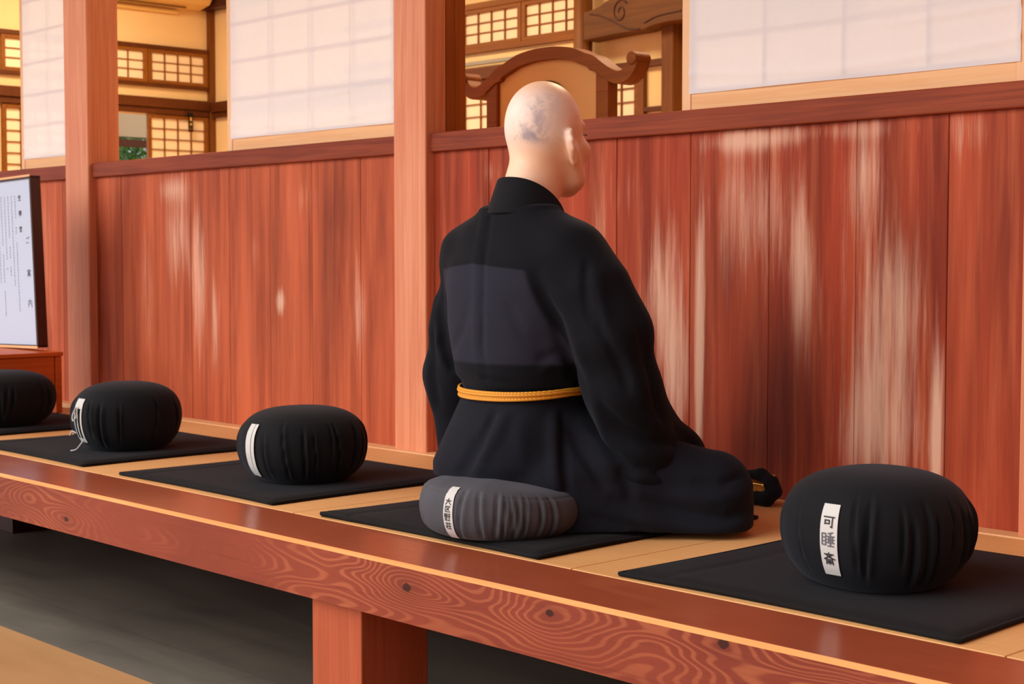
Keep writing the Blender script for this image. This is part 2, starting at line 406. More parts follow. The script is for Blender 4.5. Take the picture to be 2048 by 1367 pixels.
BLACKFAB = fabric('black_cotton', srgb(13, 13, 16), srgb(22, 23, 27), spec=.16, sheen=.06)
MATFAB = fabric('black_mat_cotton', srgb(20, 18, 18), srgb(28, 26, 26), spec=.14, sheen=.03)
GREYFAB = fabric('faded_black_cotton', srgb(58, 58, 62), srgb(84, 84, 90), sheen=.08)
def yoke(t, o, col, n):
    # the single-layer panel of the back is a thinner, slate coloured cloth; doubled cloth is near black
    x, y, z = t.sep(o)
    top = t.math('ADD', .574, t.math('MULTIPLY', t.math('ABSOLUTE', t.math('ADD', x, .02)), -.10))
    a = t.smooth(t.math('SUBTRACT', top, z), -.002, .003)
    b = t.smooth(z, .352, .362)
    c = t.math('MULTIPLY', t.smooth(x, -.178, -.165), t.smooth(t.math('ADD', x, t.math('MULTIPLY', z, .40)), .351, .339))
    d = t.smooth(y, .0, -.03)
    f = t.math('MULTIPLY', t.math('MULTIPLY', a, b), t.math('MULTIPLY', c, d))
    return t.mix(f, col, srgb(37, 37, 48))
ROBE = fabric('black_robe_cloth', srgb(10, 11, 15), srgb(18, 19, 26), .85, 700., .05, yoke, spec=.12)
SKIRT = fabric('dark_robe_cloth', srgb(15, 16, 21), srgb(26, 27, 36), .85, 700., .05, spec=.12)
def cord_mat():
    t = NT('golden_cord'); o = t.obj(); x, y, z = t.sep(o)
    a = t.math('SINE', t.math('ADD', t.math('MULTIPLY', x, 900.), t.math('MULTIPLY', z, 1400.)))
    col = t.mix(t.math('MULTIPLY_ADD', a, .3, .5), srgb(196, 116, 22), srgb(244, 176, 60))
    t.bsdf(col, .5, t.bump(a, .4, .002), .4); return t.m
CORD = cord_mat()
def skin_mat():
    t = NT('skin'); o = t.obj(); x, y, z = t.sep(o)
    n = t.noise(o, 28., 5., .6, .4); f = t.noise(o, 400., 3.); l = t.noise(t.map(o, (1, 1, 1), (4, 2, 0)), 60., 4., .65)
    col = t.mix(n, srgb(240, 186, 152), srgb(250, 212, 180))
    # face side darker and ruddier: its shade is put into the skin colour
    face = t.smooth(y, -.01, .10)
    col = t.mix(t.math('MULTIPLY', face, .75), col, srgb(230, 162, 126))
    # shaven hair shadow on the crown sides and the back of the head
    hl = t.math('MULTIPLY', t.smooth(z, .80, .87), t.smooth(z, .975, .93))
    hl = t.math('MULTIPLY', hl, t.smooth(y, .075, .01))
    pale = t.math('MULTIPLY', hl, .8)
    col = t.mix(pale, col, srgb(240, 222, 210))
    st = blobs(t, x, z, [(.036, .868, .024, .026, 1.), (.070, .880, .018, .040, 1.1), (.062, .925, .022, .026, .8), (.050, .850, .045, .012, .8)])
    st = t.math('MULTIPLY', st, t.math('MULTIPLY', t.smooth(t.math('ADD', t.math('MULTIPLY', n, .6), t.math('MULTIPLY', l, .4)), .40, .62), t.smooth(y, .05, .02)))
    col = t.mix(t.math('MULTIPLY', st, .58), col, srgb(156, 146, 160))
    b = t.bsdf(col, .42, t.bump(f, .06, .002), .4)
    b.inputs['Subsurface Weight'].default_value = .12; b.inputs['Subsurface Radius'].default_value = (.012, .005, .003); b.inputs['Subsurface Scale'].default_value = 1.
    return t.m
SKIN = skin_mat()
WHITETAPE = fabric('white_cotton_tape', srgb(186, 184, 180), srgb(206, 204, 200), .8, 700., .1)
INK = plain('black_ink', srgb(38, 34, 40), .7)
INKF = plain('faded_ink', srgb(96, 94, 100), .8)
SIGNP = plain('white_notice_paper', srgb(186, 196, 218), .35, .4)
METAL = plain('brass', srgb(220, 190, 110), .25, .5, Metallic=1.)
GREYM = plain('grey_metal_rail', srgb(150, 145, 135), .4, .5, Metallic=.6)
BLACKP = plain('black_lacquer', srgb(14, 12, 12), .4)
GOLD = plain('gilt_paper', srgb(226, 182, 90), .5)
ORANGE = fabric('orange_lining', srgb(190, 104, 26), srgb(216, 132, 44), .7, 700., .1)
CHPANEL = plaster_mat('tan_back_cloth', srgb(226, 170, 104), srgb(236, 182, 116))
ACMAT = plain('beige_plastic', srgb(236, 200, 130), .35, .5)
def leaf_mat():
    t = NT('leaf'); n = t.noise(t.obj(), 6., 3.)
    b = t.bsdf(t.mix(n, srgb(26, 74, 22), srgb(120, 170, 80)), .3, None, .5); b.inputs['Transmission Weight'].default_value = .0
    return t.m
LEAF = leaf_mat()

# ------------------------------------------------------------------ the setting
FZ = -.46
struct('floor', EARTH, (-14, 6, -9, -1.131, FZ-.1, FZ), bevel=0)
struct('floor.001', STONE, (-14, 6, -1.131, 0.02, FZ-.1, FZ), bevel=0)
struct('trim_1', W_dark, (-12, 3, -.03, .0, FZ, -.03))                     # kick board under the platform
# plank walls between the posts
def planks(name, seams, z0, z1, mat, y=0.):
    m = MB(); r = random.Random(len(seams)*3+1)
    for a, b in zip(seams[:-1], seams[1:]):
        dy = r.uniform(-.0015, .0015)
        m.box(a+.0006, b-.0006, y+dy, y+.022, z0, z1, 0, r.random())
    o = m.build(name, mat, None, bevel=.0015, seg=1, att='plank')
    return tag(o, kind='structure')
PA = [(-5.13,.68,.10,.22,.75),(-4.98,.55,.06,.30,.8),(-5.16,.86,.12,.05,.55),(-4.02,.42,.07,.20,.55),(-4.47,.45,.03,.05,1.1),(-5.36,.5,.06,.3,.4),(-4.3,.8,.12,.08,.35),(-4.88,.35,.03,.2,.7),(-4.62,.62,.03,.10,.5)]
PB = [(-2.74,.50,.08,.22,.8),(-2.68,.27,.05,.2,.7),(-2.43,.70,.14,.20,.6),(-2.28,.55,.05,.22,.8),(-2.03,.48,.10,.22,.9),(-2.10,.80,.06,.14,.7),(-2.06,.18,.12,.16,.85),(-2.46,.89,.14,.03,.6),(-2.2,.9,.3,.025,.4),(-2.60,.35,.016,.40,1.3),(-1.905,.20,.016,.22,1.2),(-2.96,.50,.035,.34,.8),(-3.4,.85,.06,.05,.5),(-2.86,.78,.06,.1,.3),(-1.80,.87,.12,.05,.35),(-3.25,.5,.1,.4,.35)]
DB = [(-2.32,.28,.13,.20,1.),(-2.52,.55,.06,.14,.5),(-2.4,.1,.16,.12,.7),(-1.95,.6,.08,.15,.4)]
DA = [(-4.2,.55,.05,.5,.5),(-4.5,.6,.05,.3,.4),(-4.1,.75,.08,.1,.4)]
planks('wall_left', [-7.3,-7.05,-6.8,-6.55,-6.28,-6.03,-5.93], -.03, .925, plank_mat('weathered_planks_dim', [(-6.2,.6,.2,.3,.3)], [], 3.))
planks('wall_center', [-5.745,-5.543,-5.283,-5.038,-4.781,-4.526,-4.281,-4.017,-3.80], -.03, .925, plank_mat('weathered_planks', PA, DA, 1.))
planks('wall_right', [-3.66,-3.406,-3.16,-2.894,-2.635,-2.381,-2.127,-1.884,-1.68], -.03, .925, plank_mat('weathered_red_planks', PB, DB, 9., (94, 27, 15), (178, 70, 42)))
planks('wall_right.001', [-1.505,-1.27,-1.02,-.77,-.5,-.2,.1,.4], -.03, .925, plank_mat('weathered_planks_far', [(-1,.5,.3,.3,.4)], [], 5.))
# posts, rails, lintel over the screens
for i, (a, b, y1) in enumerate([(-5.933,-5.741,.107),(-3.807,-3.653,.049),(-1.684,-1.50,.107),(-8.1,-7.9,.107)]):
    struct('trim_%d' % (i+2), W_post, (a, b, -.035, y1, -.03, 2.75), bevel=.006)
struct('trim_6', W_jamb, (-3.76, -3.654, .086, .131, .93, 2.0), (-3.76, -3.654, .051, .0855, .9795, 1.859))
for i, (a, b) in enumerate([(-7.9,-5.933),(-5.741,-3.807),(-3.653,-1.684),(-1.50,.5)]):
    struct('trim_%d' % (i+7), W_rail, (a+.001, b-.001, -.018, .085, .921, .979), bevel=.004)
    struct('trim_%d' % (i+11), W_in, (a+.001, b-.001, .0, .085, 1.86, 1.98))
struct('wall_front', PLASTER, (-8, .5, .02, .06, 1.98, 2.75), bevel=0)
# ------------------------------------------------------------------ sliding paper screens on the rail
def screen(x0, x1, label, cols, seed):
    z0, z1 = .979, 1.86
    t = thing('shoji_screen', ((x0+x1)/2, .045, z0), label, 'sliding screen', 'white paper screens above the plank wall')
    bx('stile', W_tanv, t, x0, x0+.030, .028, .060, z0, z1, bevel=.002); bx('stile', W_tanv, t, x1-.030, x1, .028, .060, z0, z1, bevel=.002)
    bx('bottom_rail', W_tan, t, x0+.030, x1-.030, .030, .058, z0, z0+.060, bevel=.002)
    m = MB()
    for i in range(1, len(cols)-1): m.box(cols[i]-.0035, cols[i]+.0035, .034, .044, z0+.055, z1)
    zz = 1.176
    while zz < z1: m.box(x0+.028, x1-.028, .035, .043, zz-.0035, zz+.0035); zz += .132
    m.box(x0+.030, x1-.030, .030, .058, z1-.03, z1)
    m.build('lattice', W_tan, t)
    r = random.Random(seed); ph = [r.uniform(0, 6) for _ in range(8)]
    def pf(u, v):
        x = x0+.026+u*(x1-x0-.044); z = z0+.046+v*(z1-z0-.06)
        sag = .0008*math.sin(u*math.pi*len(cols)*.7+ph[0])
        low = math.exp(-v*9)*.55
        cell = math.sin(math.pi*((z-1.176)/.132 % 1))
        y = .0272-.0006*math.sin(u*9+ph[1])*math.exp(-v*3)-low*(.003+.004*math.sin(u*11+ph[2])*math.sin(v*30+u*5))
        y -= .005*math.exp(-((v-.150-.006*math.sin(u*8+ph[3]))/.009)**2)*max(0, math.sin(u*3.6+ph[4]))
        y -= .0035*math.exp(-((v-.03-.10*abs(u-.5)**1.5)/.012)**2)
        return (x, y, z+sag*low)
    m = MB(); m.grid(pf, 90, 110); m.build('paper', PAPER, t, smooth=True)
    return t
screen(-6.446, -6.012, 'narrow white paper screen left of the tall left post', [-6.446,-6.20,-6.02], 1)
screen(-4.831, -3.858, 'wide white paper screen between the tall left post and the middle post', [-4.831,-4.559,-4.328,-4.103,-3.86], 2)
screen(-2.690, -1.710, 'white paper screen over the red planks at the right, nearest one', [-2.69,-2.43,-2.196,-1.966,-1.71], 5)

# ------------------------------------------------------------------ sitting platform
pf = thing('sitting_platform', (-4, -.6, FZ), 'long raised wooden sitting platform with a thick glossy front beam on square legs', 'platform')
KN = [(-3.745,-.082,.9),(-2.352,-.047,1.2),(-1.955,-.031,.9),(-1.56,-.014,1.1),(-1.25,-.06,.8)]
BEAM = beam_mat('red_cedar_beam', [(a+4, b-FZ, s) for a, b, s in KN], srgb(98, 36, 26), srgb(150, 70, 48), 2.)
BTOP = beam_mat('polished_beam_top', [], srgb(138, 62, 38), srgb(168, 86, 55), 7., 5., .18, .35)
EDGE = wood('worn_highlight_edge_wood', srgb(226, 140, 78), srgb(246, 176, 112), 0, .35, .5, seed=21, blotch=.2)  # worn chamfer; the sky highlight along it is put into the pale colour
m = MB()
x0, x1 = -9., 1.49
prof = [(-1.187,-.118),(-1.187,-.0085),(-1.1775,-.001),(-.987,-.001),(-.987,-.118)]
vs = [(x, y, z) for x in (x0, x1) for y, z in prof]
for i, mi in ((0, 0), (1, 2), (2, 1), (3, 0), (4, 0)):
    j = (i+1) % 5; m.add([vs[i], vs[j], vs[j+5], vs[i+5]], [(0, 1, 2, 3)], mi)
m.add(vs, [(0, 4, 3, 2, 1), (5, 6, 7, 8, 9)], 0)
bm_ = m.build('front_beam', [BEAM, BTOP, EDGE], pf); bm_['label'] = 'thick red cedar front beam with dark knots and a pale worn, highlighted edge'
bx('deck', W_leg, pf, (x0, x1, -.985, -.02, -.05, -.016), bevel=0)
bx('back_strip', W_tan, pf, (x0, x1, -.062, -.001, -.015, .003), bevel=.002)
for lx in (-5.5, -2.612, .3):
    bx('leg', W_leg, pf, lx-.085, lx+.085, -1.165, -.985, FZ, -.119, bevel=.003)
bx('leg', W_dark, pf, -6.0, -5.66, -.42, -.26, FZ, -.051, bevel=.003)
# woven rush surface in separate mats
sx = [-2.10+.917*k for k in range(-6, 5)]
for k, (a, b) in enumerate(zip(sx[:-1], sx[1:])):
    if b < -5.7 or a > -.3: continue
    m = MB(); r = random.Random(k)
    m.box(a+.0012, b-.0012, -.984, -.064, -.015, .0)
    lab = {1: 'woven rush mat at the far left end, beyond the notice stand', 2: 'woven rush mat in front of the notice stand at the far left',
           3: 'woven rush mat under the cushion with looped white tape', 4: 'woven rush mat under the cushion left of the seated person',
           5: 'woven rush mat under the seated person', 6: 'woven rush mat under the nearest cushion at the right', 7: 'woven rush mat at the right end, past the last cushion'}[k]
    tag(m.build('tatami_mat', RUSH, None, bevel=.002), lab, 'tatami mat', 'woven rush mats on the platform')

# ------------------------------------------------------------------ black sitting mats and round cushions
def sit_mat(x0, x1, y0, y1, label, seed):
    r = random.Random(seed); ph = [r.uniform(0, 6) for _ in range(6)]
    th = .011
    t = thing('sitting_mat', ((x0+x1)/2, (y0+y1)/2, .0), label, 'mat', 'black sitting mats on the rush platform')
    def edge(u, v):
        # edges bow in slightly between pulled-out corners
        x = x0+(x1-x0)*u; y = y0+(y1-y0)*v
        x += .010*math.sin(math.pi*v)*(1 if u < .5 else -1)*abs(2*u-1)**2
        y += .009*math.sin(math.pi*u)*(1 if v < .5 else -1)*abs(2*v-1)**2
        return x, y
    m = MB(); N = 60
    def top(u, v):
        x, y = edge(u, v); d = min(u, 1-u, v, 1-v)
        h = th*(1-math.exp(-d*70))+.002+.0012*math.sin(u*7+ph[0])*math.sin(v*6+ph[1])
        cr = .115+.035*math.sin(v*2.6+ph[2]*.2)
        h -= .0045*math.exp(-((u-cr)/.009)**2)*(1 if v < .75 else math.exp(-((v-.75)/.08)**2))
        lift = .006*max(0, math.sin(u*5+ph[3]))*math.exp(-v*14)+.004*max(0, math.sin(v*5+ph[4]))*math.exp(-(1-u)*14)
        return (x, y, .0015+h+lift*.5)
    m.grid(top, N, N)
    def side(u, v):
        q = u*4; k = int(q) % 4; f = q-int(q)
        uu, vv = [(f, 0), (1, f), (1-f, 1), (0, 1-f)][k]
        p = top(uu, vv); return (p[0], p[1], .001+(p[2]-.001)*v)
    m.grid(side, 4*(N-1), 3, closeu=True)
    m.build('mat_body', MATFAB, t, smooth=True)
    e = MB(); pts = []
    for i in range(4*30):
        q = i/30; k = int(q); f = q-k; uu, vv = [(f, 0), (1, f), (1-f, 1), (0, 1-f)][k]
        p = top(uu, vv); pts.append((p[0], p[1], max(p[2]+.001, .0055)))
    pts.append(pts[0]); e.tube(pts, .0042, 6, cap=False)
    e.build('piping', MATFAB, t, smooth=True)
    return t
sit_mat(-5.72, -5.00, -.955, -.295, 'black square mat under the cushion in front of the notice stand', 1)
sit_mat(-4.80, -4.09, -.955, -.300, 'black square mat under the cushion with looped white tape', 2)
sit_mat(-3.865, -3.135, -.962, -.300, 'black square mat under the cushion left of the seated person', 3)
sit_mat(-2.925, -2.205, -.972, -.268, 'black square mat under the seated person', 4)
sit_mat(-1.985, -1.268, -.972, -.275, 'black square mat under the nearest cushion at the right', 5)

PROF = [(0,0),(.35,0),(.60,.0),(.78,.07),(.92,.21),(.985,.37),(1,.50),(.985,.63),(.93,.745),(.81,.862),(.60,.948),(.33,.99),(0,1.)]
PROFQ = [(0,0),(.4,0),(.76,.0),(.88,.07),(.955,.20),(.99,.35),(1,.50),(.985,.66),(.95,.80),(.88,.90),(.72,.965),(.4,.99),(0,1.)]
def zafu(x, y, r, h, label, seed, lab_az, glyphs, mat=BLACKFAB, prof=PROF, tape='strip', lab_v=(.22, .80), z0=.0140, lean=0., halfw=.115, pleats=None):
    t = thing('meditation_cushion', (x, y, z0), label, 'cushion', 'round black cushions on the sitting mats')
    sp = smoothpath([(a, b, 0) for a, b in prof], 4); K = len(sp)
    rd = random.Random(seed)
    if pleats is None:
        pleats = []; a = 0
        while a < 2*math.pi-.12:
            a += rd.choice([.12, .2, .35, .6])*rd.uniform(.8, 1.2); pleats.append((a, rd.uniform(.025, .06), rd.uniform(.005, .014), rd.uniform(-.16, .16), rd.uniform(.05, .35), rd.uniform(.60, .82)))
    if tape:   # the strip lies on a smooth stretch of cloth
        pleats = [p for p in pleats if abs((p[0]-lab_az+math.pi) % (2*math.pi)-math.pi) > halfw+.085]
    lump = [(rd.uniform(0, 6.28), rd.choice([2, 3, 4]), rd.uniform(.002, .005)) for _ in range(4)]
    def surf(az, w, off=0., pl=1.):
        q = w*(K-1); i = min(int(q), K-2); f = q-i
        R = sp[i][0]+(sp[i+1][0]-sp[i][0])*f; Z = sp[i][1]+(sp[i+1][1]-sp[i][1])*f
        side = max(0, min(1, (R-.72)/.2))
        d = 0
        for p, n, k in lump: d += k*math.sin(az*n+p)*R
        for a, wd, dp, sl, za, zb in pleats:
            da = (az-a-sl*(Z-.5)+math.pi) % (2*math.pi)-math.pi
            if abs(da) > 4*wd: continue
            env = 1/(1+math.exp(-(Z-za)*28))/(1+math.exp((Z-zb)*28))
            # sharp crease with a soft roll beside it
            d += pl*side*env*dp*(-math.exp(-(da/(wd*.45))**2)+.55*math.exp(-((da-wd)/(wd*.8))**2))
        # seam round the top panel
        d -= .0022*math.exp(-((Z-.86)/.02)**2)*side if Z > .5 else 0
        rr = r*R+d+off*(.2+.8*min(1, R*1.2)); zz = h*Z*(1-lean*R*max(0, math.cos(az-.5)))+off*(Z-.45)*1.2
        return (x+rr*math.cos(az), y+rr*math.sin(az), z0+zz)
    m = MB(); NA = 220
    m.grid(lambda u, v: surf(u*2*math.pi, v), NA, 64, closeu=True)
    m.build('cushion_cover', mat, t, smooth=True)
    if tape:
        # white name strip sewn down the side
        wmin = lab_v[0]; wmax = lab_v[1]
        def w_of(v): # profile parameter for height fraction
            lo, hi = .16, .92
            for _ in range(30):
                md = (lo+hi)/2; q = md*(K-1); i = min(int(q), K-2); Z = sp[i][1]+(sp[i+1][1]-sp[i][1])*(q-i)
                if Z < v: lo = md
                else: hi = md
            return lo
        def lf(u, v, off=.0022):
            return surf(lab_az+(u-.5)*2*halfw, w_of(wmin+(wmax-wmin)*v), off, .25)
        m = MB()
        if tape == 'strip':
            m.grid(lambda u, v: lf(u, v), 8, 24)
            lb = m.build('name_strip', WHITETAPE, t, smooth=True); lb['label'] = 'white cloth name strip'
        elif tape == 'double':
            m.grid(lambda u, v: lf(u*.58, v), 6, 24); m.grid(lambda u, v: lf(.70+.30*u, v+.0, .004), 4, 24)
            lb = m.build('name_strip', WHITETAPE, t, smooth=True); lb['label'] = 'white cloth name strip folded double'
        else:
            m.grid(lambda u, v: lf(u, .78+.22*v), 8, 8)
            m.grid(lambda u, v: lf(.02+.12*u, v*.85), 3, 24, mi=0); m.grid(lambda u, v: lf(.50+.12*u, v*.85, .003), 3, 24); m.grid(lambda u, v: lf(.86+.16*u, v*.85), 3, 24); m.grid(lambda u, v: lf(u, v*.10), 8, 4)
            lb = m.build('name_strip', WHITETAPE, t, smooth=True); lb['label'] = 'white tape band tied in loops'
            c = MB()
            A = lambda u, v, o: lf(u, v, o)
            c.tube(smoothpath([A(.4,.8,.006), A(.2,.62,.010), A(.35,.5,.012), A(.62,.6,.008), A(.55,.8,.005)], 5), .0022, 6); c.build('tie_cord', WHITETAPE, lb, smooth=True); c = MB()
            p = A(.5, .03, .004)
            c.tube(smoothpath([p, (p[0]-.006, p[1]-.018, .022), (p[0]-.020, p[1]-.030, .017)], 5), .0022, 6)
            c.build('tie_cord', WHITETAPE, lb, smooth=True); c = MB()
            p = A(.0, .2, .004)
            c.tube(smoothpath([p, (p[0]-.014, p[1]-.006, p[2]+.006), (p[0]-.022, p[1]-.010, p[2]-.008)], 5), .0022, 6)
            c.build('tie_cord', WHITETAPE, lb, smooth=True)
        for g in glyphs:
            gl, v, sv, mt, su = g
            asp = (wmax-wmin)*h/(2*halfw*r); gm = MB(); write(gm, gl, lambda u, q: lf(u, q/asp, .0034), .5, v*asp, su, sv*asp, .062)
            gm.build('handwriting', mt, lb, fix=False)
    return t
AZ = math.atan2(-1, 0)
zafu(-5.22, -.67, .180, .193, 'round black cushion in front of the notice stand at the far left', 11, AZ, [], tape=None)
zafu(-4.32, -.68, .167, .205, 'round black cushion with a looped white tape, beside the tall left post', 12, AZ+.0, [], tape='loops', lab_v=(.14, .78), halfw=.14)
zafu(-3.38, -.692, .169, .195, 'round black cushion with a blank doubled white strip, left of the seated person', 13, AZ+.0, [], tape='double', lab_v=(.12, .80), halfw=.125)
zafu(-1.587, -.716, .170, .209, 'round black cushion at the right, nearest one, with three characters on its white strip', 14, AZ+.07,
     [('ka', .76, .15, INK, .62), ('sui', .52, .20, INKF, .70), ('sai', .25, .17, INK, .66)], lab_v=(.17, .76), halfw=.105)
big = [(-2.62,.05,.006,.05,.1,.9),(-2.2,.05,.006,-.05,.1,.9),(-1.55,.05,.009,.10,.05,.92),(-1.28,.06,.009,.08,.05,.92),(-1.02,.05,.009,-.05,.1,.9),(-.8,.045,.008,.05,.1,.9),(-.7,.03,.006,.05,.1,.9),(-.6,.03,.006,-.08,.1,.9),(-.52,.03,.006,.05,.1,.9),(-.42,.03,.006,.05,.1,.9),(-.2,.04,.007,.05,.1,.9),(0,.05,.007,0,.1,.9)]
zafu(-2.447, -.848, .169, .117, 'flattened greyer cushion the person sits on, with a written white strip', 15, AZ+.12,
     [('dai', .74, .12, INK, .62), ('ku', .60, .12, INK, .62), ('no', .44, .14, INK, .62), ('sou', .27, .13, INK, .62)], mat=GREYFAB, prof=PROFQ, lab_v=(.04, .93), halfw=.078, pleats=big, lean=.20)

# ------------------------------------------------------------------ seated person
MX, MY = -2.53, -.70
per = thing('person', (MX, MY, .0140), 'shaven-headed person in black robes with a golden cord belt, sitting cross-legged facing the plank wall', 'person')
HZ = .875   # centre of the skull above the platform
HX, HY = .016, .055
HT = math.radians(8)   # the head is turned a little to the left
def f_head(P):
    Q = P-V(HX, HY, HZ-.0140)
    # forward-tilted head frame
    a = -.16; c, s = math.cos(a), math.sin(a)
    ct, st = math.cos(HT), math.sin(HT)
    Q = np.stack([ct*Q[:, 0]+st*Q[:, 1], -st*Q[:, 0]+ct*Q[:, 1], Q[:, 2]], 1)
    Q = np.stack([Q[:, 0], c*Q[:, 1]-s*Q[:, 2], s*Q[:, 1]+c*Q[:, 2]], 1)
    d = ell(Q, (0, -.006, .032), (.0785, .092, .088))                    # cranium
    d = smin(d, ell(Q, (0, -.024, -.004), (.072, .066, .074)), .03)       # occiput
    d = smin(d, ell(Q, (0, .030, -.040), (.063, .064, .088)), .03)        # face
    d = smin(d, rc(Q, (-.034, .026, -.108), (.034, .026, -.108), .030, .030), .035)  # jaw
    d = smin(d, ell(Q, (0, .064, -.128), (.026, .022, .020)), .025)       # chin
    for sx in (-1, 1):
        d = smin(d, ell(Q, (.047*sx, .058, -.044), (.024, .026, .022)), .022)        # cheekbone
        d = smin(d, rc(Q, (.012*sx, .089, .012), (.048*sx, .070, .012), .009, .008), .018)   # brow
        d = smax(d, -ell(Q, (.033*sx, .098, -.010), (.021, .018, .014)), .016)       # socket
        d = smin(d, ell(Q, (.032*sx, .078, -.011), (.0125, .012, .011)), .004)       # eyeball lid
        d = smin(d, rc(Q, (.056*sx, .018, -.100), (.066*sx, -.004, -.045), .016, .016), .03) # jaw angle
    d = smin(d, rc(Q, (0, .090, -.002), (0, .094, -.052), .007, .0085), .012)         # nose
    for sx in (-1, 1): d = smin(d, ell(Q, (.011*sx,         .094, -.055), (.009, .010, .008)), .008)
    d = smin(d, rc(Q, (-.019, .087, -.083), (.019, .087, -.083), .006, .006), .006)  # lips
    d = smin(d, rc(Q, (-.015, .087, -.094), (.015, .087, -.094), .0065, .0065), .006)
    d = d+.003*stroke(Q, [(-.022, .090, -.0885), (0, .097, -.0885), (.022, .090, -.0885)], .004)
    # ears: flat shell with a rolled rim and a hollow
    for sx in (-1, 1):
        E = (Q-V(.0735*sx if sx > 0 else -.070, -.026 if sx > 0 else .012, -.028))/1.2
        ca, sa = math.cos(.20), math.sin(.20)
        yy = E[:, 1]*ca+E[:, 2]*sa; zz = -E[:, 1]*sa+E[:, 2]*ca
        fl = math.radians(33); xx = E[:, 0]*sx*math.cos(fl)+yy*math.sin(fl); yf = -E[:, 0]*sx*math.sin(fl)+yy*math.cos(fl)
        E2 = np.stack([xx, yf, zz], 1)
        e = ell(E2, (.007, -.004, 0), (.0075, .0175, .032))
        rim = [(.012, .008, .020), (.0125, .000, .030), (.0125, -.012, .029), (.0135, -.019, .016), (.0125, -.019, 0), (.010, -.014, -.015)]
        for p, q in zip(rim[:-1], rim[1:]): e = smin(e, rc(E2, p, q, .0042, .0042), .003)
        e = smin(e, ell(E2, (.008, -.005, -.027), (.006, .009, .010)), .006)
        e = smax(e, -ell(E2, (.0165, -.002, .001), (.008, .0100, .0175)), .004)
        e = smin(e, ell(E2, (.006, .010, -.004), (.006, .004, .007)), .003)
        d = smin(d, e*1.2, .005)
    return d
def f_body(P):
    # arms and trunk are slim: they are covered by the robe
    d = f_head(P)
    n = rc(P, (HX, HY-.028, HZ-.07), (.0, -.022, .62), .0575, .064)
    n = smin(n, rc(P, (HX, HY+.0, HZ-.09), (.0, .0, .66), .046, .052), .03)
    d = smin(d, n, .022)
    tr = loft(P, [.13, .28, .45, .58, .655], [.12, .12, .135, .14, .06], [.075, .08, .085, .075, .05], [0]*5, [.0, .0, .0, .0, -.005])
    d = smin(d, tr, .03)
    for sx in (-1, 1):
        d = smin(d, rc(P, (.15*sx, 0, .585), (.245*sx, .05, .36), .042, .036), .03)
        d = smin(d, rc(P, (.245*sx, .05, .36), (.085*sx, .255, .205), .036, .024), .02)
        # hand lying in the lap, palm up, thumb tips meeting
        w = V(.085*sx, .255, .205); zz = .175+(.018 if sx > 0 else 0)
        d = smin(d, rc(P, tuple(w), (.045*sx, .272, zz+.008), .022, .024), .015)
        for k, (dy, L) in enumerate([(-.028, .062), (-.009, .072), (.010, .068), (.028, .054)]):
            a = (.030*sx, .276+dy, zz+.004); b = ((.030-L*.6)*sx, .280+dy, zz+.002); c = ((.030-L)*sx, .281+dy, zz+.012)
            f = smin(rc(P, a, b, .0088, .0080), rc(P, b, c, .0080, .0068), .003)
            d = smin(d, f, .006)
        t = smin(rc(P, (.058*sx, .245, zz+.02), (.032*sx, .243, zz+.048), .0115, .0095), rc(P, (.032*sx, .243, zz+.048), (.007*sx, .252, zz+.060), .0092, .0078), .004)
        d = smin(d, t, .008)
    return d
bd = sdf_object('body', f_body, (-.31, -.13, .11), (.31, .36, 1.02), .0030, SKIN, per, 2)
HAIR = plain('dark_hair', srgb(60, 44, 40), .7)
# eyebrow and lashes (what shows of the face from behind)
m = MB()
def hp(x, y, z):
    a = .16; c, s = math.cos(a), math.sin(a)
    Y = c*y+s*z; ct, st = math.cos(HT), math.sin(HT)
    return (MX+HX+ct*x-st*Y, MY+HY+st*x+ct*Y, HZ-s*y+c*z)
for sx in (-1, 1):
    m = MB(); m.tube(smoothpath([hp(.014*sx, .0985, .014), hp(.034*sx, .0945, .020), hp(.054*sx, .078, .014)], 4), [.0025]*9, 6, squash=(1, .6))
    m.build('eyebrow', HAIR, per, smooth=True)

SH = .0140
def sleeve(P, sx):
    if sx > 0:
        d = rc(P, (.155, -.005, .588), (.205, .004, .515), .070, .081)
        d = smin(d, rc(P, (.205, .004, .515), (.248, .020, .42), .081, .081), .03)
        d = smin(d, rc(P, (.248, .020, .42), (.262, .040, .30), .081, .064), .05)
        d = smin(d, rc(P, (.262, .040, .31), (.242, .24, .142), .066, .056), .05)
        d = smin(d, rc(P, (.262, .050, .30), (.272, .10, .140), .068, .075), .05)
        d = smin(d, rc(P, (.242, .24, .142), (.10, .265, .20), .056, .052), .05)
    else:
        d = rc(P, (-.155, -.005, .588), (-.222, .015, .42), .070, .066)
        d = smin(d, rc(P, (-.222, .015, .42), (-.240, .03, .30), .066, .070), .06)
        d = smin(d, rc(P, (-.238, .03, .320), (-.240, .20, .17), .070, .060), .05)
        d = smin(d, rc(P, (-.240, .02, .30), (-.235, .015, .150), .070, .052), .05)
        d = smin(d, rc(P, (-.240, .20, .17), (-.10, .265, .20), .060, .052), .05)
    return d
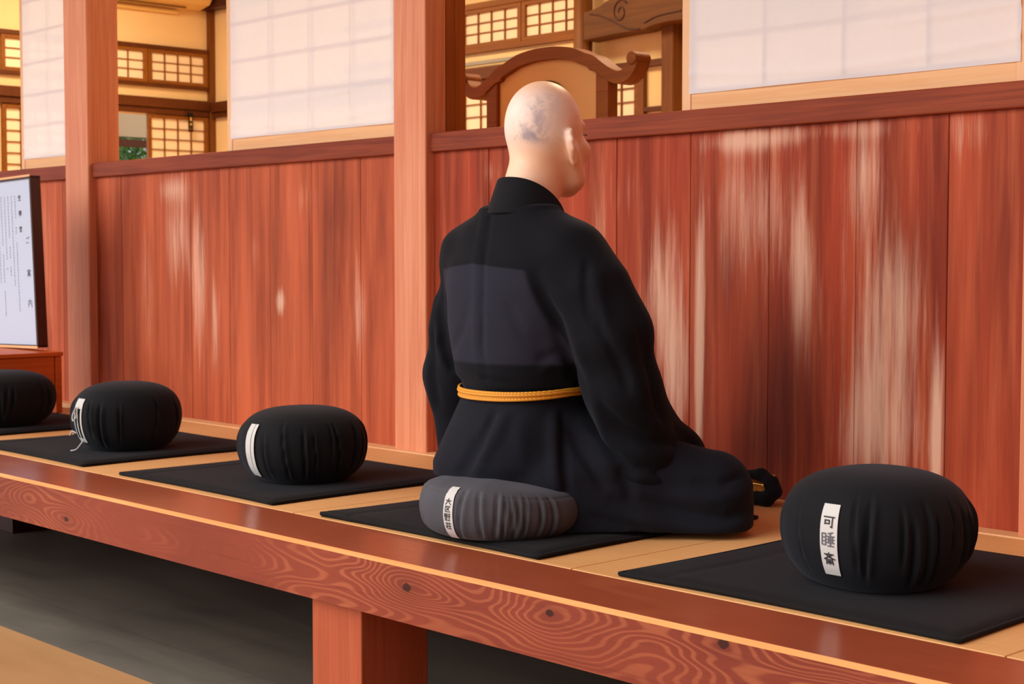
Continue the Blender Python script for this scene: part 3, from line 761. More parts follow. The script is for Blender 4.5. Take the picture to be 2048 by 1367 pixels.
def f_robe_base(P):
    t = loft(P, [.285, .305, .33, .37, .44, .52, .58, .625, .655, .675, .69],
             [.128, .146, .154, .162, .172, .182, .184, .165, .130, .102, .086],
             [.112, .128, .136, .138, .136, .130, .120, .104, .090, .078, .068],
             [.012, .012, .010, .008, .004, 0, 0, 0, 0, 0, 0], [-.012, -.012, -.012, -.014, -.018, -.018, -.014, -.010, -.010, -.012, -.014], 2.25)
    d = t
    for sx in (-1, 1): d = smin(d, smin(sleeve(P, sx), rc(P, (.225*sx, .05, .36), (.112*sx, .240, .215), .056, .050), .03), .040)
    # shoulder slope
    for sx in (-1, 1): d = smin(d, rc(P, (.05*sx, -.012, .638), (.155*sx, -.005, .590), .064, .066), .05)
    return d
ROBE_FOLDS = [(0.009, 0.005, [(-0.061, -0.03, 0.715), (-0.006, -0.096, 0.668), (0.007, -0.12, 0.613), (0.022, -0.14, 0.554), (0.029, -0.148, 0.513), (0.031, -0.151, 0.473), (0.033, -0.153, 0.435), (0.031, -0.152, 0.397), (0.036, -0.15, 0.357), (0.037, -0.143, 0.316)]),
 (-0.0045, 0.01, [(-0.07, -0.045, 0.715), (-0.031, -0.095, 0.669), (-0.018, -0.119, 0.613), (-0.002, -0.141, 0.553), (0.006, -0.149, 0.513), (0.008, -0.152, 0.472), (0.01, -0.154, 0.434), (0.008, -0.153, 0.396), (0.013, -0.151, 0.355), (0.013, -0.143, 0.314)]),
 (0.02, 0.011, [(0.139, -0.105, 0.565), (0.152, -0.1, 0.533), (0.168, -0.09, 0.491), (0.183, -0.075, 0.453), (0.189, -0.058, 0.4), (0.18, -0.03, 0.355), (0.161, 0.017, 0.303), (-0.069, 0.264, 0.242), (-0.05, 0.255, 0.211), (0.215, 0.032, 0.159)]),
 (-0.007, 0.016, [(0.165, -0.095, 0.569), (0.179, -0.09, 0.537), (0.198, -0.084, 0.495), (0.22, -0.076, 0.459), (0.239, -0.073, 0.407), (0.242, -0.058, 0.364), (0.258, -0.047, 0.317), (0.261, -0.041, 0.288), (0.259, -0.03, 0.258), (0.248, 0.002, 0.206), (0.266, 0.014, 0.169)]),
 (-0.003, 0.014, [(0.114, -0.119, 0.558), (0.129, -0.116, 0.526), (0.145, -0.106, 0.484), (0.158, -0.089, 0.447), (0.163, -0.071, 0.393), (0.163, -0.053, 0.349), (0.153, -0.015, 0.298), (-0.081, 0.232, 0.236), (-0.065, 0.226, 0.205), (-0.085, 0.269, 0.146)]),
 (0.016, 0.01, [(-0.173, -0.091, 0.563), (-0.203, -0.068, 0.523), (-0.208, -0.064, 0.488), (-0.205, -0.067, 0.454), (-0.201, -0.065, 0.419), (-0.203, -0.058, 0.384), (-0.186, -0.048, 0.336), (-0.06, -0.125, 0.301)]),
 (-0.005, 0.012, [(-0.215, -0.078, 0.563), (-0.257, -0.047, 0.487), (-0.238, -0.062, 0.452), (-0.227, -0.066, 0.418), (-0.227, -0.061, 0.383), (-0.204, -0.057, 0.335), (-0.183, -0.041, 0.289)]),
 (0.009, 0.008, [(0.242, -0.046, 0.586), (0.255, -0.065, 0.539), (0.26, -0.068, 0.497), (0.275, -0.068, 0.445)]),
 (-0.007, 0.013, [(0.263, -0.035, 0.57), (0.275, -0.045, 0.539), (0.281, -0.048, 0.508), (0.292, -0.05, 0.477), (0.303, -0.052, 0.446), (0.312, -0.047, 0.41), (0.314, -0.033, 0.373)]),
 (0.011, 0.009, [(0.275, -0.062, 0.477), (0.288, -0.061, 0.451), (0.308, -0.053, 0.415), (0.313, -0.036, 0.381), (0.32, -0.02, 0.346), (0.33, -0.008, 0.299)]),
 (-0.006, 0.015, [(0.31, -0.041, 0.456), (0.325, -0.034, 0.425), (0.331, -0.016, 0.394), (0.332, -0.002, 0.356), (0.339, 0.006, 0.32), (0.341, 0.028, 0.266)]),
 (0.009, 0.01, [(0.301, 0.016, 0.518), (0.322, 0.012, 0.481), (0.338, 0.014, 0.445), (0.341, 0.02, 0.414), (0.338, 0.033, 0.381), (0.342, 0.039, 0.35), (0.347, 0.044, 0.313), (0.347, 0.056, 0.275), (0.34, 0.101, 0.218)]),
 (0.013, 0.01, [(-0.061, 0.23, 0.194), (0.238, 0.023, 0.164), (0.278, 0.019, 0.153), (0.304, 0.03, 0.14), (0.33, 0.052, 0.136), (0.345, 0.087, 0.128), (0.303, 0.182, 0.126), (0.309, 0.221, 0.134), (0.307, 0.258, 0.159)]),
 (-0.009, 0.01, [(0.212, 0.039, 0.14), (0.271, 0.027, 0.124), (0.314, 0.042, 0.118), (0.338, 0.08, 0.108), (0.332, 0.135, 0.111), (0.3, 0.224, 0.108), (0.298, 0.28, 0.143)]),
 (0.011, 0.01, [(0.251, -0.046, 0.317), (0.277, -0.034, 0.271), (0.292, -0.02, 0.25), (0.303, -0.0, 0.228), (0.32, 0.023, 0.214), (0.335, 0.051, 0.2), (0.341, 0.104, 0.192), (0.309, 0.203, 0.177)]),
 (-0.007, 0.013, [(0.267, -0.047, 0.329), (0.302, -0.031, 0.288), (0.32, -0.012, 0.27), (0.331, 0.015, 0.25), (0.341, 0.051, 0.236), (0.34, 0.101, 0.22)]),
 (-0.006, 0.014, [(0.238, -0.001, 0.217), (0.27, 0.004, 0.198), (0.294, 0.017, 0.178), (0.324, 0.039, 0.171), (0.343, 0.074, 0.161), (0.337, 0.133, 0.161), (0.311, 0.218, 0.157)]),
 (0.008, 0.007, [(0.331, 0.128, 0.226), (0.307, 0.206, 0.185), (0.306, 0.25, 0.168)]),
 (0.004, 0.006, [(-0.197, -0.054, 0.343), (-0.016, -0.147, 0.327), (0.053, -0.143, 0.322), (0.111, -0.116, 0.313)]),
 (-0.006, 0.01, [(0.142, -0.094, 0.344), (0.162, -0.061, 0.358), (0.187, -0.026, 0.347)]),
 (0.005, 0.01, [(0.141, -0.101, 0.365), (0.162, -0.069, 0.38), (0.204, -0.05, 0.373)]),
 (0.004, 0.014, [(0.088, -0.138, 0.495), (0.108, -0.132, 0.458), (0.124, -0.121, 0.421), (0.145, -0.101, 0.4), (0.16, -0.074, 0.378)]),
 (0.004, 0.012, [(-0.02, -0.15, 0.493), (-0.026, -0.152, 0.46), (-0.034, -0.152, 0.427), (-0.095, -0.128, 0.369)]),
 (0.01, 0.009, [(-0.238, -0.06, 0.464), (-0.232, -0.066, 0.424), (-0.241, -0.06, 0.382), (-0.237, -0.062, 0.342), (-0.234, -0.064, 0.301), (-0.231, -0.057, 0.266), (-0.232, -0.047, 0.23)]),
 (-0.005, 0.01, [(-0.272, -0.05, 0.369), (-0.258, -0.061, 0.329), (-0.26, -0.06, 0.288), (-0.26, -0.051, 0.252), (-0.263, -0.039, 0.216)])]  #@ROBE
def folds(P, tab):
    g = np.zeros(len(P), np.float32)
    for amp, w, pts in tab: g += amp*stroke(P, pts, w)
    return g
def f_robe(P):
    d = f_robe_base(P)
    g = folds(P, ROBE_FOLDS)
    g = g+.003*np.sin(P[:, 0]*38+P[:, 2]*11)*np.exp(-((P[:, 2]-.318)/.035)**2)
    sl = np.clip((np.abs(P[:, 0])-.165)/.05, 0, 1)*np.clip((.60-P[:, 2])/.10, 0, 1)
    ph = 58*(P[:, 0]*np.sign(P[:, 0])+.75*P[:, 1])+16*P[:, 2]+2.2*np.sin(P[:, 2]*15+P[:, 1]*9)
    g = g+sl*.0026*np.sin(ph)*(.55+.45*np.sin(P[:, 2]*11+1.3))
    ph2 = 34*P[:, 0]+22*P[:, 2]+1.5*np.sin(P[:, 2]*20)
    g = g+(1-sl)*.0010*np.sin(ph2*1.5)
    return d+g
robe = sdf_object('upper_robe', f_robe, (-.47, -.27, .02), (.47, .40, .72), .0050, ROBE, per, 2)
def curtain(P, a, b, ra, rb, flare=.25):
    a = V(*a); b = V(*b); ba = b-a; h = ba.copy(); h[2] = 0
    q = P-a; t = np.clip((q[:, :2] @ h[:2])/(h @ h), 0, 1)
    ax = a+t[:, None]*ba; r = ra+(rb-ra)*t
    d = P-ax; up = d[:, 2] > 0
    lat = np.sqrt(d[:, 0]**2+d[:, 1]**2)
    full = np.sqrt((d*d).sum(1))-r
    low = lat-(r+flare*np.maximum(-d[:, 2], 0))
    return np.where(up, full, low)
def f_skirt_base(P):
    z = P[:, 2]
    d = loft(P, [.10, .135, .17, .22, .27, .30], [.158, .162, .164, .156, .142, .134], [.165, .163, .152, .138, .125, .120], [.0, .0, .004, .008, .012, .012], [-.044, -.044, -.034, -.022, -.014, -.012], 2.3)
    d = smax(d, .104-.16*np.maximum(P[:, 0]-.02, 0)-z, .006)
    d = smin(d, curtain(P, (.11, .02, .15), (.374, .214, .090), .10, .078, .10), .05)
    d = smin(d, curtain(P, (-.08, .07, .13), (-.352, .240, .090), .085, .078, .08), .05)
    d = smin(d, rc(P, (.372, .220, .066), (-.03, .31, .06), .066, .06), .05)
    d = smin(d, rc(P, (-.350, .245, .066), (.03, .31, .06), .066, .06), .05)
    d = smin(d, ell(P, (0, .18, .10), (.22, .14, .08)), .05)
    # right thigh cloth falls past the cushion to the mat
    d = smin(d, curtain(P, (.165, -.075, .10), (.25, .08, .12), .045, .06, .22), .05)
    # keep clear of the cushion
    cu = np.maximum(np.sqrt((P[:, 0]-.083)**2+(P[:, 1]+.148)**2)-.177+.45*np.maximum(P[:, 0]-.10, 0), z-.104+.16*np.maximum(P[:, 0]-.02, 0))
    d = smax(d, -cu, .008)
    d = np.maximum(d, .003-z)
    return d
SKIRT_FOLDS = [(0.022, 0.009, [(0.06, -0.139, 0.259), (0.055, -0.152, 0.231), (0.047, -0.171, 0.193), (0.038, -0.188, 0.164), (0.032, -0.207, 0.125)]),
 (0.02, 0.019, [(0.046, -0.166, 0.204), (0.037, -0.187, 0.167), (0.03, -0.203, 0.141), (0.02, -0.208, 0.113)]),
 (-0.011, 0.015, [(0.088, -0.13, 0.261), (0.083, -0.143, 0.232), (0.076, -0.163, 0.195), (0.068, -0.181, 0.166), (0.062, -0.2, 0.127)]),
 (0.02, 0.008, [(0.158, -0.032, 0.262), (0.17, -0.045, 0.229), (0.18, -0.054, 0.195), (0.191, -0.065, 0.165), (0.206, -0.077, 0.135), (0.216, -0.081, 0.105), (0.222, -0.082, 0.074)]),
 (-0.011, 0.013, [(0.152, -0.054, 0.263), (0.162, -0.064, 0.23), (0.17, -0.072, 0.196), (0.18, -0.08, 0.165), (0.194, -0.093, 0.136), (0.205, -0.098, 0.105), (0.211, -0.098, 0.074)]),
 (-0.004, 0.02, [(0.114, -0.119, 0.249), (0.123, -0.126, 0.218), (0.132, -0.133, 0.187), (0.138, -0.137, 0.156), (0.143, -0.14, 0.124)]),
 (0.012, 0.01, [(0.168, -0.037, 0.236), (0.186, -0.032, 0.205), (0.209, -0.032, 0.175), (0.25, -0.028, 0.13), (0.272, -0.013, 0.088)]),
 (-0.009, 0.014, [(0.169, -0.007, 0.245), (0.196, 0.001, 0.214), (0.23, 0.0, 0.184), (0.262, -0.003, 0.15), (0.282, 0.007, 0.114)]),
 (0.012, 0.011, [(0.282, 0.015, 0.145), (0.297, 0.022, 0.103), (0.309, 0.025, 0.061)]),
 (-0.012, 0.012, [(0.301, 0.01, 0.041), (0.327, 0.037, 0.031), (0.349, 0.068, 0.021), (0.371, 0.097, 0.016), (0.397, 0.12, 0.013), (0.424, 0.143, 0.01), (0.445, 0.164, 0.013), (0.459, 0.195, 0.014), (0.454, 0.249, 0.01)]),
 (0.012, 0.011, [(0.27, -0.019, 0.072), (0.298, 0.014, 0.069), (0.326, 0.046, 0.066), (0.351, 0.081, 0.055), (0.382, 0.11, 0.044), (0.415, 0.136, 0.038), (0.446, 0.166, 0.032), (0.46, 0.2, 0.045), (0.445, 0.273, 0.05)]),
 (-0.008, 0.012, [(0.348, 0.084, 0.086), (0.371, 0.106, 0.081), (0.397, 0.125, 0.077), (0.422, 0.144, 0.072), (0.444, 0.168, 0.077), (0.458, 0.201, 0.081), (0.444, 0.274, 0.104)]),
 (0.008, 0.01, [(0.385, 0.122, 0.113), (0.411, 0.141, 0.108), (0.435, 0.161, 0.104), (0.449, 0.229, 0.12)]),
 (0.008, 0.01, [(0.248, -0.057, 0.042), (0.269, -0.033, 0.034), (0.29, -0.009, 0.025), (0.315, 0.019, 0.015), (0.34, 0.047, 0.004)])]  #@SKIRT
def f_skirt(P): return f_skirt_base(P)+folds(P, SKIRT_FOLDS)
skirt = sdf_object('lower_robe', f_skirt, (-.47, -.25, -.004), (.47, .42, .32), .0048, SKIRT, per, 2)
# stand-up collar
m = MB()
def colf(u, v):
    a = u*2*math.pi-math.pi/2
    fr = .5+.5*math.sin(a)          # 1 at the front
    r_x = .079-.009*v; r_y = .078-.012*v
    z = .682-.075*fr**1.5+v*(.080-.030*fr)
    return (MX+.012+r_x*math.cos(a), MY-.012+r_y*math.sin(a)+.020*v+.01*fr, SH+z)
m.grid(colf, 72, 10, closeu=True)
o = m.build('collar', BLACKFAB, per, smooth=True)
md = o.modifiers.new('s', 'SOLIDIFY'); md.thickness = .006; md.offset = 1
md = o.modifiers.new('b', 'BEVEL'); md.width = .002; md.segments = 2
# golden cord belt wound four times
bt = MB()
for k in range(4):
    pts = []
    for i in range(97):
        a = 2*math.pi*i/96
        x = .014+.150*math.copysign(abs(math.cos(a))**.9, math.cos(a)); y = -.012+.131*math.copysign(abs(math.sin(a))**.9, math.sin(a))
        back = max(0, -math.sin(a)); fan = .55+.45*math.cos(a+2.4)
        z = .296-.0046*(k-1.5)*(.75+.45*max(0, fan))-.010*back
        off = 1.0+.012*math.sin(k*2.1)
        pts.append((MX+.014+(x-.014)*off, MY+(y+.012)*off-.012, SH+z))
    bt.tube(pts, .0034, 8, cap=False)
bt.build('cord_belt', CORD, per, smooth=True)

# black pouch with orange lining lying against the wall
pc = thing('cloth_pouch', (-2.322, -.10, .0), 'small open black pouch with orange lining lying by the foot of the plank wall', 'pouch')
def pouch(P):
    P = P/.86
    d = rc(P, (-.05,-.01,.085), (.0,.0,.088), .012, .016)
    for a, b, r in (((.0,0,.088),(.035,.0,.070),.017), ((.035,0,.07),(.045,0,.045),.019), ((.045,0,.045),(.02,0,.022),.020), ((.02,0,.022),(-.06,-.01,.020),.018)):
        d = smin(d, rc(P, a, b, r, r+.001), .012)
    return smin(d, ell(P, (-.01,.022,.05), (.055,.012,.042)), .01)*.86
sdf_object('pouch_body', pouch, (-.12,-.06,-.005), (.09,.06,.13), .003, BLACKFAB, pc)
m = MB(); m.grid(lambda u, v: (-2.31-.06+.09*u, -.10+.004+.006*math.cos(u*3), .030+.05*v), 8, 8); m.build('lining', ORANGE, pc, smooth=True)
m = MB(); m.tube(smoothpath([(-2.365,-.119,.040),(-2.345,-.121,.052),(-2.325,-.121,.055),(-2.302,-.121,.054)], 4), .0028, 8)
m.tube([(-2.302,-.121,.058),(-2.300,-.121,.046)], .003, 8); m.build('clasp', METAL, pc, smooth=True)

# ------------------------------------------------------------------ notice on its stand, far left
sg = thing('notice_stand', (-5.74, -.5, 0), 'orange brown wooden stand under the white notice', 'stand')
bx('side_panel', W_stand, sg, -5.468, -5.443, -.71, -.345, .095, .230, bevel=.003)
bx('side_panel', W_stand, sg, -6.02, -5.995, -.71, -.345, .095, .230, bevel=.003)
for a in (-6.012, -5.465): bx('leg', W_stand, sg, a-.012, a+.024, -.342, -.316, .016, .230, bevel=.003); bx('leg', W_stand, sg, a-.012, a+.024, -.73, -.711, .016, .230, bevel=.003)
bx('shelf', W_stand, sg, -6.03, -5.436, -.73, -.312, .231, .246, bevel=.002)
nb = thing('notice_board', (-5.72, -.345, .25), 'white guide notice with rows of black writing in a dark wooden frame', 'notice')
TL = math.radians(3.8)
def nbp(x, y, z):  # board frame: x along, z up, tilted in its own plane, origin at lower right corner
    c, s = math.cos(TL), math.sin(TL)
    return (-5.550+x*c-z*s, -.345+y, .2585+x*s*.35+z*c)
def nbox(m, x0, x1, y0, y1, z0, z1, mi=0):
    a = MB(); a.box(x0, x1, y0, y1, z0, z1); m.add([nbp(*v) for v in a.v], a.f, mi)
NW, NH = .44, .655
m = MB(); nbox(m, -.012, 0, -.012, .030, 0, NH); nbox(m, -NW, -NW+.012, -.012, .030, 0, NH); nbox(m, -NW, 0, -.012, .030, NH-.010, NH); nbox(m, -NW, 0, -.012, .030, 0, .010)
m.build('frame', W_dark, nb, bevel=.0015)
m = MB(); nbox(m, -NW+.004, -.004, -.004, .004, .004, NH-.004); m.build('sheet', SIGNP, nb)
m = MB(); nbox(m, -NW-.002, .002, -.016, -.0125, -.003, .006); m.build('edge_strip', W_tan, nb)
m = MB(); nbox(m, -NW-.002, .002, -.016, -.0125, NH-.004, NH+.004); m.build('edge_strip', W_tan, nb)
fn = lambda u, v: nbp(u, -.0046, v)
for gl, u, v, s in (('za', -.112, .575, .020), ('zen', -.112, .515, .020), ('dou', -.112, .455, .020), ('go', -.060, .410, .024), ('an', -.060, .285, .026), ('nai', -.062, .170, .028)):
    g = MB(); write(g, gl, fn, u, v, s*1.25, s*1.1, .0024); g.build('title_character', INK, nb, fix=False)
g = MB(); r = random.Random(4)
for k in range(9):
    u = -.150-.030*k; v = .585; end = .10+r.uniform(0, .18)
    while v > end:
        L = r.uniform(.006, .012); w = r.uniform(.005, .008)
        for q in range(3):
            zq = v-L*q/3
            g.add([nbp(u-w/2, -.0045, zq), nbp(u+w/2*r.uniform(.3, 1), -.0045, zq), nbp(u+w/2*r.uniform(.3, 1), -.0045, zq-.0012), nbp(u-w/2, -.0045, zq-.0012)], [(0, 1, 2, 3)])
        uu = u+r.uniform(-.002, .002); g.add([nbp(uu-.0006, -.0045, v), nbp(uu+.0006, -.0045, v), nbp(uu+.0006, -.0045, v-L), nbp(uu-.0006, -.0045, v-L)], [(0, 1, 2, 3)])
        v -= L+.003
        if r.random() < .06: v -= .03
tag(g.build('small_writing', INKF, nb, fix=False), kind='stuff')

# ------------------------------------------------------------------ room behind
XL, YB, RZ = -9.8, 3.15, -.15
struct('floor.002', RUSH, (-14, 1, .085, 6, RZ-.05, RZ), bevel=0)
struct('wall_left.001', PLASTER, (XL-.12, XL, 2.70, YB+.12, RZ, 2.75), (XL-.12, XL, .06, 2.0, RZ, 2.75), (XL-.12, XL, 2.0, 2.70, 1.612, 2.75), bevel=0)
struct('wall_back', PLASTER, (XL-.12, 1, YB, YB+.12, RZ, 2.75), bevel=0)
struct('wall_right.002', PLASTER, (.9, 1.02, .06, YB, RZ, 2.75), bevel=0)
struct('ceiling', CEIL, (XL-.12, 1.02, .06, YB+.12, 2.75, 2.80), bevel=0)
# corner post, lintels, header beams
struct('trim_20', W_inv, (XL, XL+.045, YB-.045, YB, RZ, 2.372))
struct('trim_21', W_in, (XL, XL+.05, .06, YB-.05, 1.655, 1.724), bevel=.004)
struct('trim_22', W_in, (XL, XL+.035, .06, YB-.05, 1.612, 1.653))
struct('trim_23', W_in, (XL+.052, -6.02, YB-.05, YB, 1.645, 1.716), bevel=.004)
struct('trim_24', W_in, (XL+.052, -5.42, YB-.035, YB, 1.607, 1.643))
struct('trim_25', W_dark, (XL, -5.35, YB-.10, YB, 2.372, 2.75))
struct('trim_26', W_in, (XL, XL+.03, .06, YB-.05, 2.062, 2.092)); struct('trim_27', W_in, (XL, XL+.03, .06, YB-.05, 1.80, 1.826))
struct('trim_28', W_fr, (-8.2, -6.05, YB-.03, YB, 2.062, 2.098)); struct('trim_29', W_fr, (-8.2, -6.05, YB-.03, YB, 1.806, 1.838))
struct('trim_30', W_inv, (-5.415, -5.335, YB-.09, YB, RZ, 2.372))
struct('trim_31', GREYM, (-8.2, -6.3, YB-.055, YB-.035, 1.730, 1.752))
def lattice_win(name, label, axis, a, b, z0, z1, nc, nr, fw=.03, cat='window', group=None, row=None):
    """paper window in frame; axis 'x' on the back wall, 'y' on the left wall"""
    def B(m, p0, p1, d0, d1, q0, q1):
        if axis == 'x': m.box(p0, p1, YB-d1, YB-d0, q0, q1)
        else: m.box(XL+d0, XL+d1, p0, p1, q0, q1)
    loc = ((a+b)/2, YB-.012, z0) if axis == 'x' else (XL+.012, (a+b)/2, z0)
    t = thing(name, loc, label, cat, group)
    m = MB(); B(m, a, a+fw, .001, .024, z0, z1); B(m, b-fw, b, .001, .024, z0, z1); B(m, a+fw, b-fw, .001, .024, z0, z0+fw*.8); B(m, a+fw, b-fw, .001, .024, z1-fw*.8, z1); m.build('frame', W_fr, t, bevel=.002)
    m = MB()
    for i in range(1, nc): p = a+fw+(b-a-2*fw)*i/nc; B(m, p-.0035, p+.0035, .005, .016, z0+fw*.8, z1-fw*.8)
    if row:
        z = z1-fw*.8-row
        while z > z0+fw*.8+.01: B(m, a+fw, b-fw, .006, .015, z-.003, z+.003); z -= row
    else:
        for i in range(1, nr): z = z0+fw*.8+(z1-z0-1.6*fw)*i/nr; B(m, a+fw, b-fw, .006, .015, z-.003, z+.003)
    m.build('lattice', W_fr, t)
    m = MB(); B(m, a+.004, b-.004, .0015, .005, z0+.004, z1-.004); m.build('paper', SHOJI_IN, t)
    return t
SHOJI_IN = plain('warm_shoji_paper', srgb(252, 236, 206), .8, .2)
GW = 'paper transom windows of the lamplit room'; GD = 'paper doors of the lamplit room'
lattice_win('transom_window', 'small paper transom window on the left wall, seen left of the narrow screen', 'y', 1.53, 2.07, 1.826, 2.062, 4, 3, group=GW)
lattice_win('transom_window', 'paper transom window on the left wall next to the tall left post', 'y', 2.075, 2.61, 1.826, 2.062, 4, 3, group=GW)
lattice_win('transom_window', 'paper transom window on the left wall touching the room corner', 'y', 2.615, 3.10, 1.826, 2.062, 4, 3, group=GW)
lattice_win('transom_window', 'paper transom window on the back wall right of the middle post', 'x', -7.06, -6.54, 1.838, 2.062, 4, 3, group=GW)
lattice_win('transom_window', 'paper transom window on the back wall touching the round column', 'x', -6.535, -6.05, 1.838, 2.062, 4, 3, group=GW)
lattice_win('paper_door', 'paper lattice door on the left wall by the room corner, under the hanging ornament', 'y', 2.605, 3.10, RZ+.005, 1.608, 4, 3, group=GD, row=.0735, cat='door')
lattice_win('paper_door', 'paper lattice door on the left wall seen left of the narrow screen', 'y', 1.53, 2.0, RZ+.005, 1.608, 4, 3, group=GD, row=.0735, cat='door')
lattice_win('paper_door', 'paper lattice door on the back wall seen left of the carved chair', 'x', -7.20, -6.45, RZ+.005, 1.604, 5, 3, group=GD, row=.0735, cat='door')
lattice_win('paper_door', 'paper lattice door on the back wall seen right of the carved chair', 'x', -6.20, -5.635, RZ+.005, 1.604, 5, 3, group=GD, row=.0735, cat='door')
struct('trim_32', W_inv, (-5.632, -5.592, YB-.03, YB, RZ, 1.604))
struct('trim_33', W_in, (-5.592, -5.417, YB-.03, YB, 1.372, 1.397))
# round column and carved beam
m = MB(); m.tube([(-5.965, YB-.105, RZ), (-5.965, YB-.105, 2.75)], .052, 28); tag(m.build('round_column', W_inv, None, smooth=True), 'round wooden column behind the carved chair', 'column')
kb = thing('carved_beam', (-5.5, YB-.10, 1.8), 'old brown beam with a carved spiral, right of the round column', 'beam')
low = smoothpath([(-5.91,1.764,0),(-5.79,1.770,0),(-5.64,1.776,0),(-5.49,1.778,0),(-5.43,1.790,0),(-5.36,1.798,0),(-5.28,1.802,0),(-5.0,1.800,0),(-4.2,1.80,0)], 5)
top = smoothpath([(-4.2,2.25,0),(-5.0,2.25,0),(-5.45,2.14,0),(-5.62,2.01,0),(-5.70,1.972,0),(-5.75,1.955,0),(-5.80,1.932,0),(-5.91,1.915,0)], 5)
m = MB(); m.prism([(p[0], p[1]) for p in low+top], YB-.16, YB-.04); m.build('beam', W_old, kb, bevel=.006)
sp = []
for i in range(46):
    a = -1.2+i*.20; rr = .010+.00105*i; sp.append((-5.640+rr*math.cos(-a+2.2), YB-.161, 1.888+rr*1.15*math.sin(-a+2.2)))
m = MB(); m.tube(sp, .0045, 8)
m.tube(smoothpath([(-5.86,YB-.161,1.90),(-5.80,YB-.161,1.888),(-5.73,YB-.161,1.862),(-5.64,YB-.161,1.818),(-5.575,YB-.161,1.792),(-5.50,YB-.161,1.784)], 5), .004, 8)
m.tube(smoothpath([(-5.47,YB-.161,1.812),(-5.41,YB-.161,1.832),(-5.34,YB-.161,1.842),(-5.22,YB-.161,1.848)], 5), .004, 8)
m.build('carving', W_dark, kb, smooth=True)  # carved grooves: dark tubes stand in for the shade inside them
# carved chair with curled top rail
ch = thing('carved_chair', (-3.755, .70, RZ), 'carved wooden ceremonial chair with curled top rail and tan back, behind the head', 'chair')
cx0 = -3.757
half = [(.000,1.279),(.06,1.277),(.13,1.266),(.185,1.246),(.222,1.235),(.250,1.217),(.285,1.194),(.325,1.176),(.355,1.175),(.380,1.188),(.394,1.206),(.402,1.224)]
R_ = [.021]*9+[.023,.027,.024]
full = [(cx0-a, 0, z) for a, z in reversed(half[1:])]+[(cx0+a, 0, z) for a, z in half]
hw = [.021,.021,.021,.020,.019,.019,.020,.021,.021,.021,.021,.020]
hh = list(reversed(hw[1:]))+hw
pth = smoothpath(full, 6); wd_ = np.interp(np.linspace(0, len(hh)-1, len(pth)), range(len(hh)), hh)
up_, dn_ = [], []
for i, p in enumerate(pth):
    q = pth[min(i+1, len(pth)-1)]-pth[max(i-1, 0)]; q = q/np.linalg.norm(q); nx, nz = -q[2], q[0]
    dx = abs(p[0]-cx0); k = wd_[i]
    cu = .010*math.exp(-((dx-.228)/.018)**2)            # cusp under the shoulder of the arch
    up_.append((p[0]+nx*k, p[2]+nz*k)); dn_.append((p[0]-nx*(k+cu), p[2]-nz*(k+cu)))
# flared curl at either end
tipR = [(cx0+.392, 1.243), (cx0+.372, 1.238)]; tipL = [(2*cx0-x, z) for x, z in reversed(tipR)]
m = MB(); m.prism(dn_+tipR[:0]+list(reversed(up_)), .568, .632)
m.build('top_rail', W_chair, ch, bevel=.004)
for sx in (-1, 1):
    m = MB(); m.tube([(cx0+sx*.400, .562, 1.229), (cx0+sx*.400, .638, 1.229)], .0215, 20); m.build('curl', W_chair, ch, smooth=False, bevel=.005)
m = MB(); pts = [(cx0-a, z-.012) for a, z in reversed(half[1:6])]+[(cx0+a, z-.012) for a, z in half[:6]]
m.prism([(cx0-.235, .72), (cx0+.235, .72)]+[(p[0], p[1]) for p in reversed(pts)], .590, .606); m.build('back_panel', CHPANEL, ch)
m = MB(); n = 40
m.tube([(cx0+.0+.115*math.cos(t),   .586, 1.062+.120*math.sin(t)) for t in np.linspace(0, 2*math.pi, n)], .010, 8, cap=False); m.build('emblem_ring', W_dark, ch, smooth=True)
for sx in (-1, 1):
    bx('post', W_chair, ch, cx0+sx*.262-.028, cx0+sx*.262+.028, .575, .625, RZ, 1.205, bevel=.006)
    bx('leg', W_chair, ch, cx0+sx*.262-.025, cx0+sx*.262+.025, 1.06, 1.11, RZ, .52, bevel=.006)
    bx('armrest', W_chair, ch, cx0+sx*.262-.022, cx0+sx*.262+.022, .626, 1.12, .70, .735, bevel=.008)
bx('seat', W_chair, ch, cx0-.234, cx0+.234, .627, 1.11, .44, .48, bevel=.006)
# wall air conditioner and hanging ornament
ac = thing('air_conditioner', (XL, 2.5, 2.35), 'beige wall air conditioner high on the left wall near the room corner', 'air conditioner')
pr_ = [(0, 2.70), (0, 2.372), (.05, 2.362), (.17, 2.385), (.205, 2.42), (.215, 2.50), (.21, 2.70)]
m = MB(); n = len(pr_)
for y in (1.9, 3.03): m.v += [(XL+a+.001, y, z) for a, z in pr_]
for i in range(n): m.f.append((i, (i+1) % n, (i+1) % n+n, i+n)); m.mi.append(0); m.att.append(0)
m.f += [tuple(range(n)), tuple(range(2*n-1, n-1, -1))]; m.mi += [0, 0]; m.att += [0, 0]
m.build('casing', ACMAT, ac, bevel=.012, seg=3)
bx('pipe_cover', ACMAT, ac, XL+.001, XL+.03, 1.9, 2.86, 2.322, 2.350, bevel=.006)
bx('vent_slot', W_dark, ac, XL+.09, XL+.10, 1.95, 2.88, 2.360, 2.366, bevel=0)
ho = thing('hanging_ornament', (XL+.06, 2.927, 1.63), 'small black and gold ornament hanging from the lintel by the paper door', 'ornament')
bx('frame', BLACKP, ho, (XL+.055, XL+.065, 2.908, 2.948, 1.600, 1.632), (XL+.055, XL+.065, 2.912, 2.919, 1.498, 1.600), (XL+.055, XL+.065, 2.938, 2.945, 1.498, 1.600), (XL+.055, XL+.065, 2.912, 2.945, 1.560, 1.572), (XL+.055, XL+.065, 2.912, 2.945, 1.530, 1.540), (XL+.055, XL+.065, 2.912, 2.945, 1.496, 1.504), bevel=0)
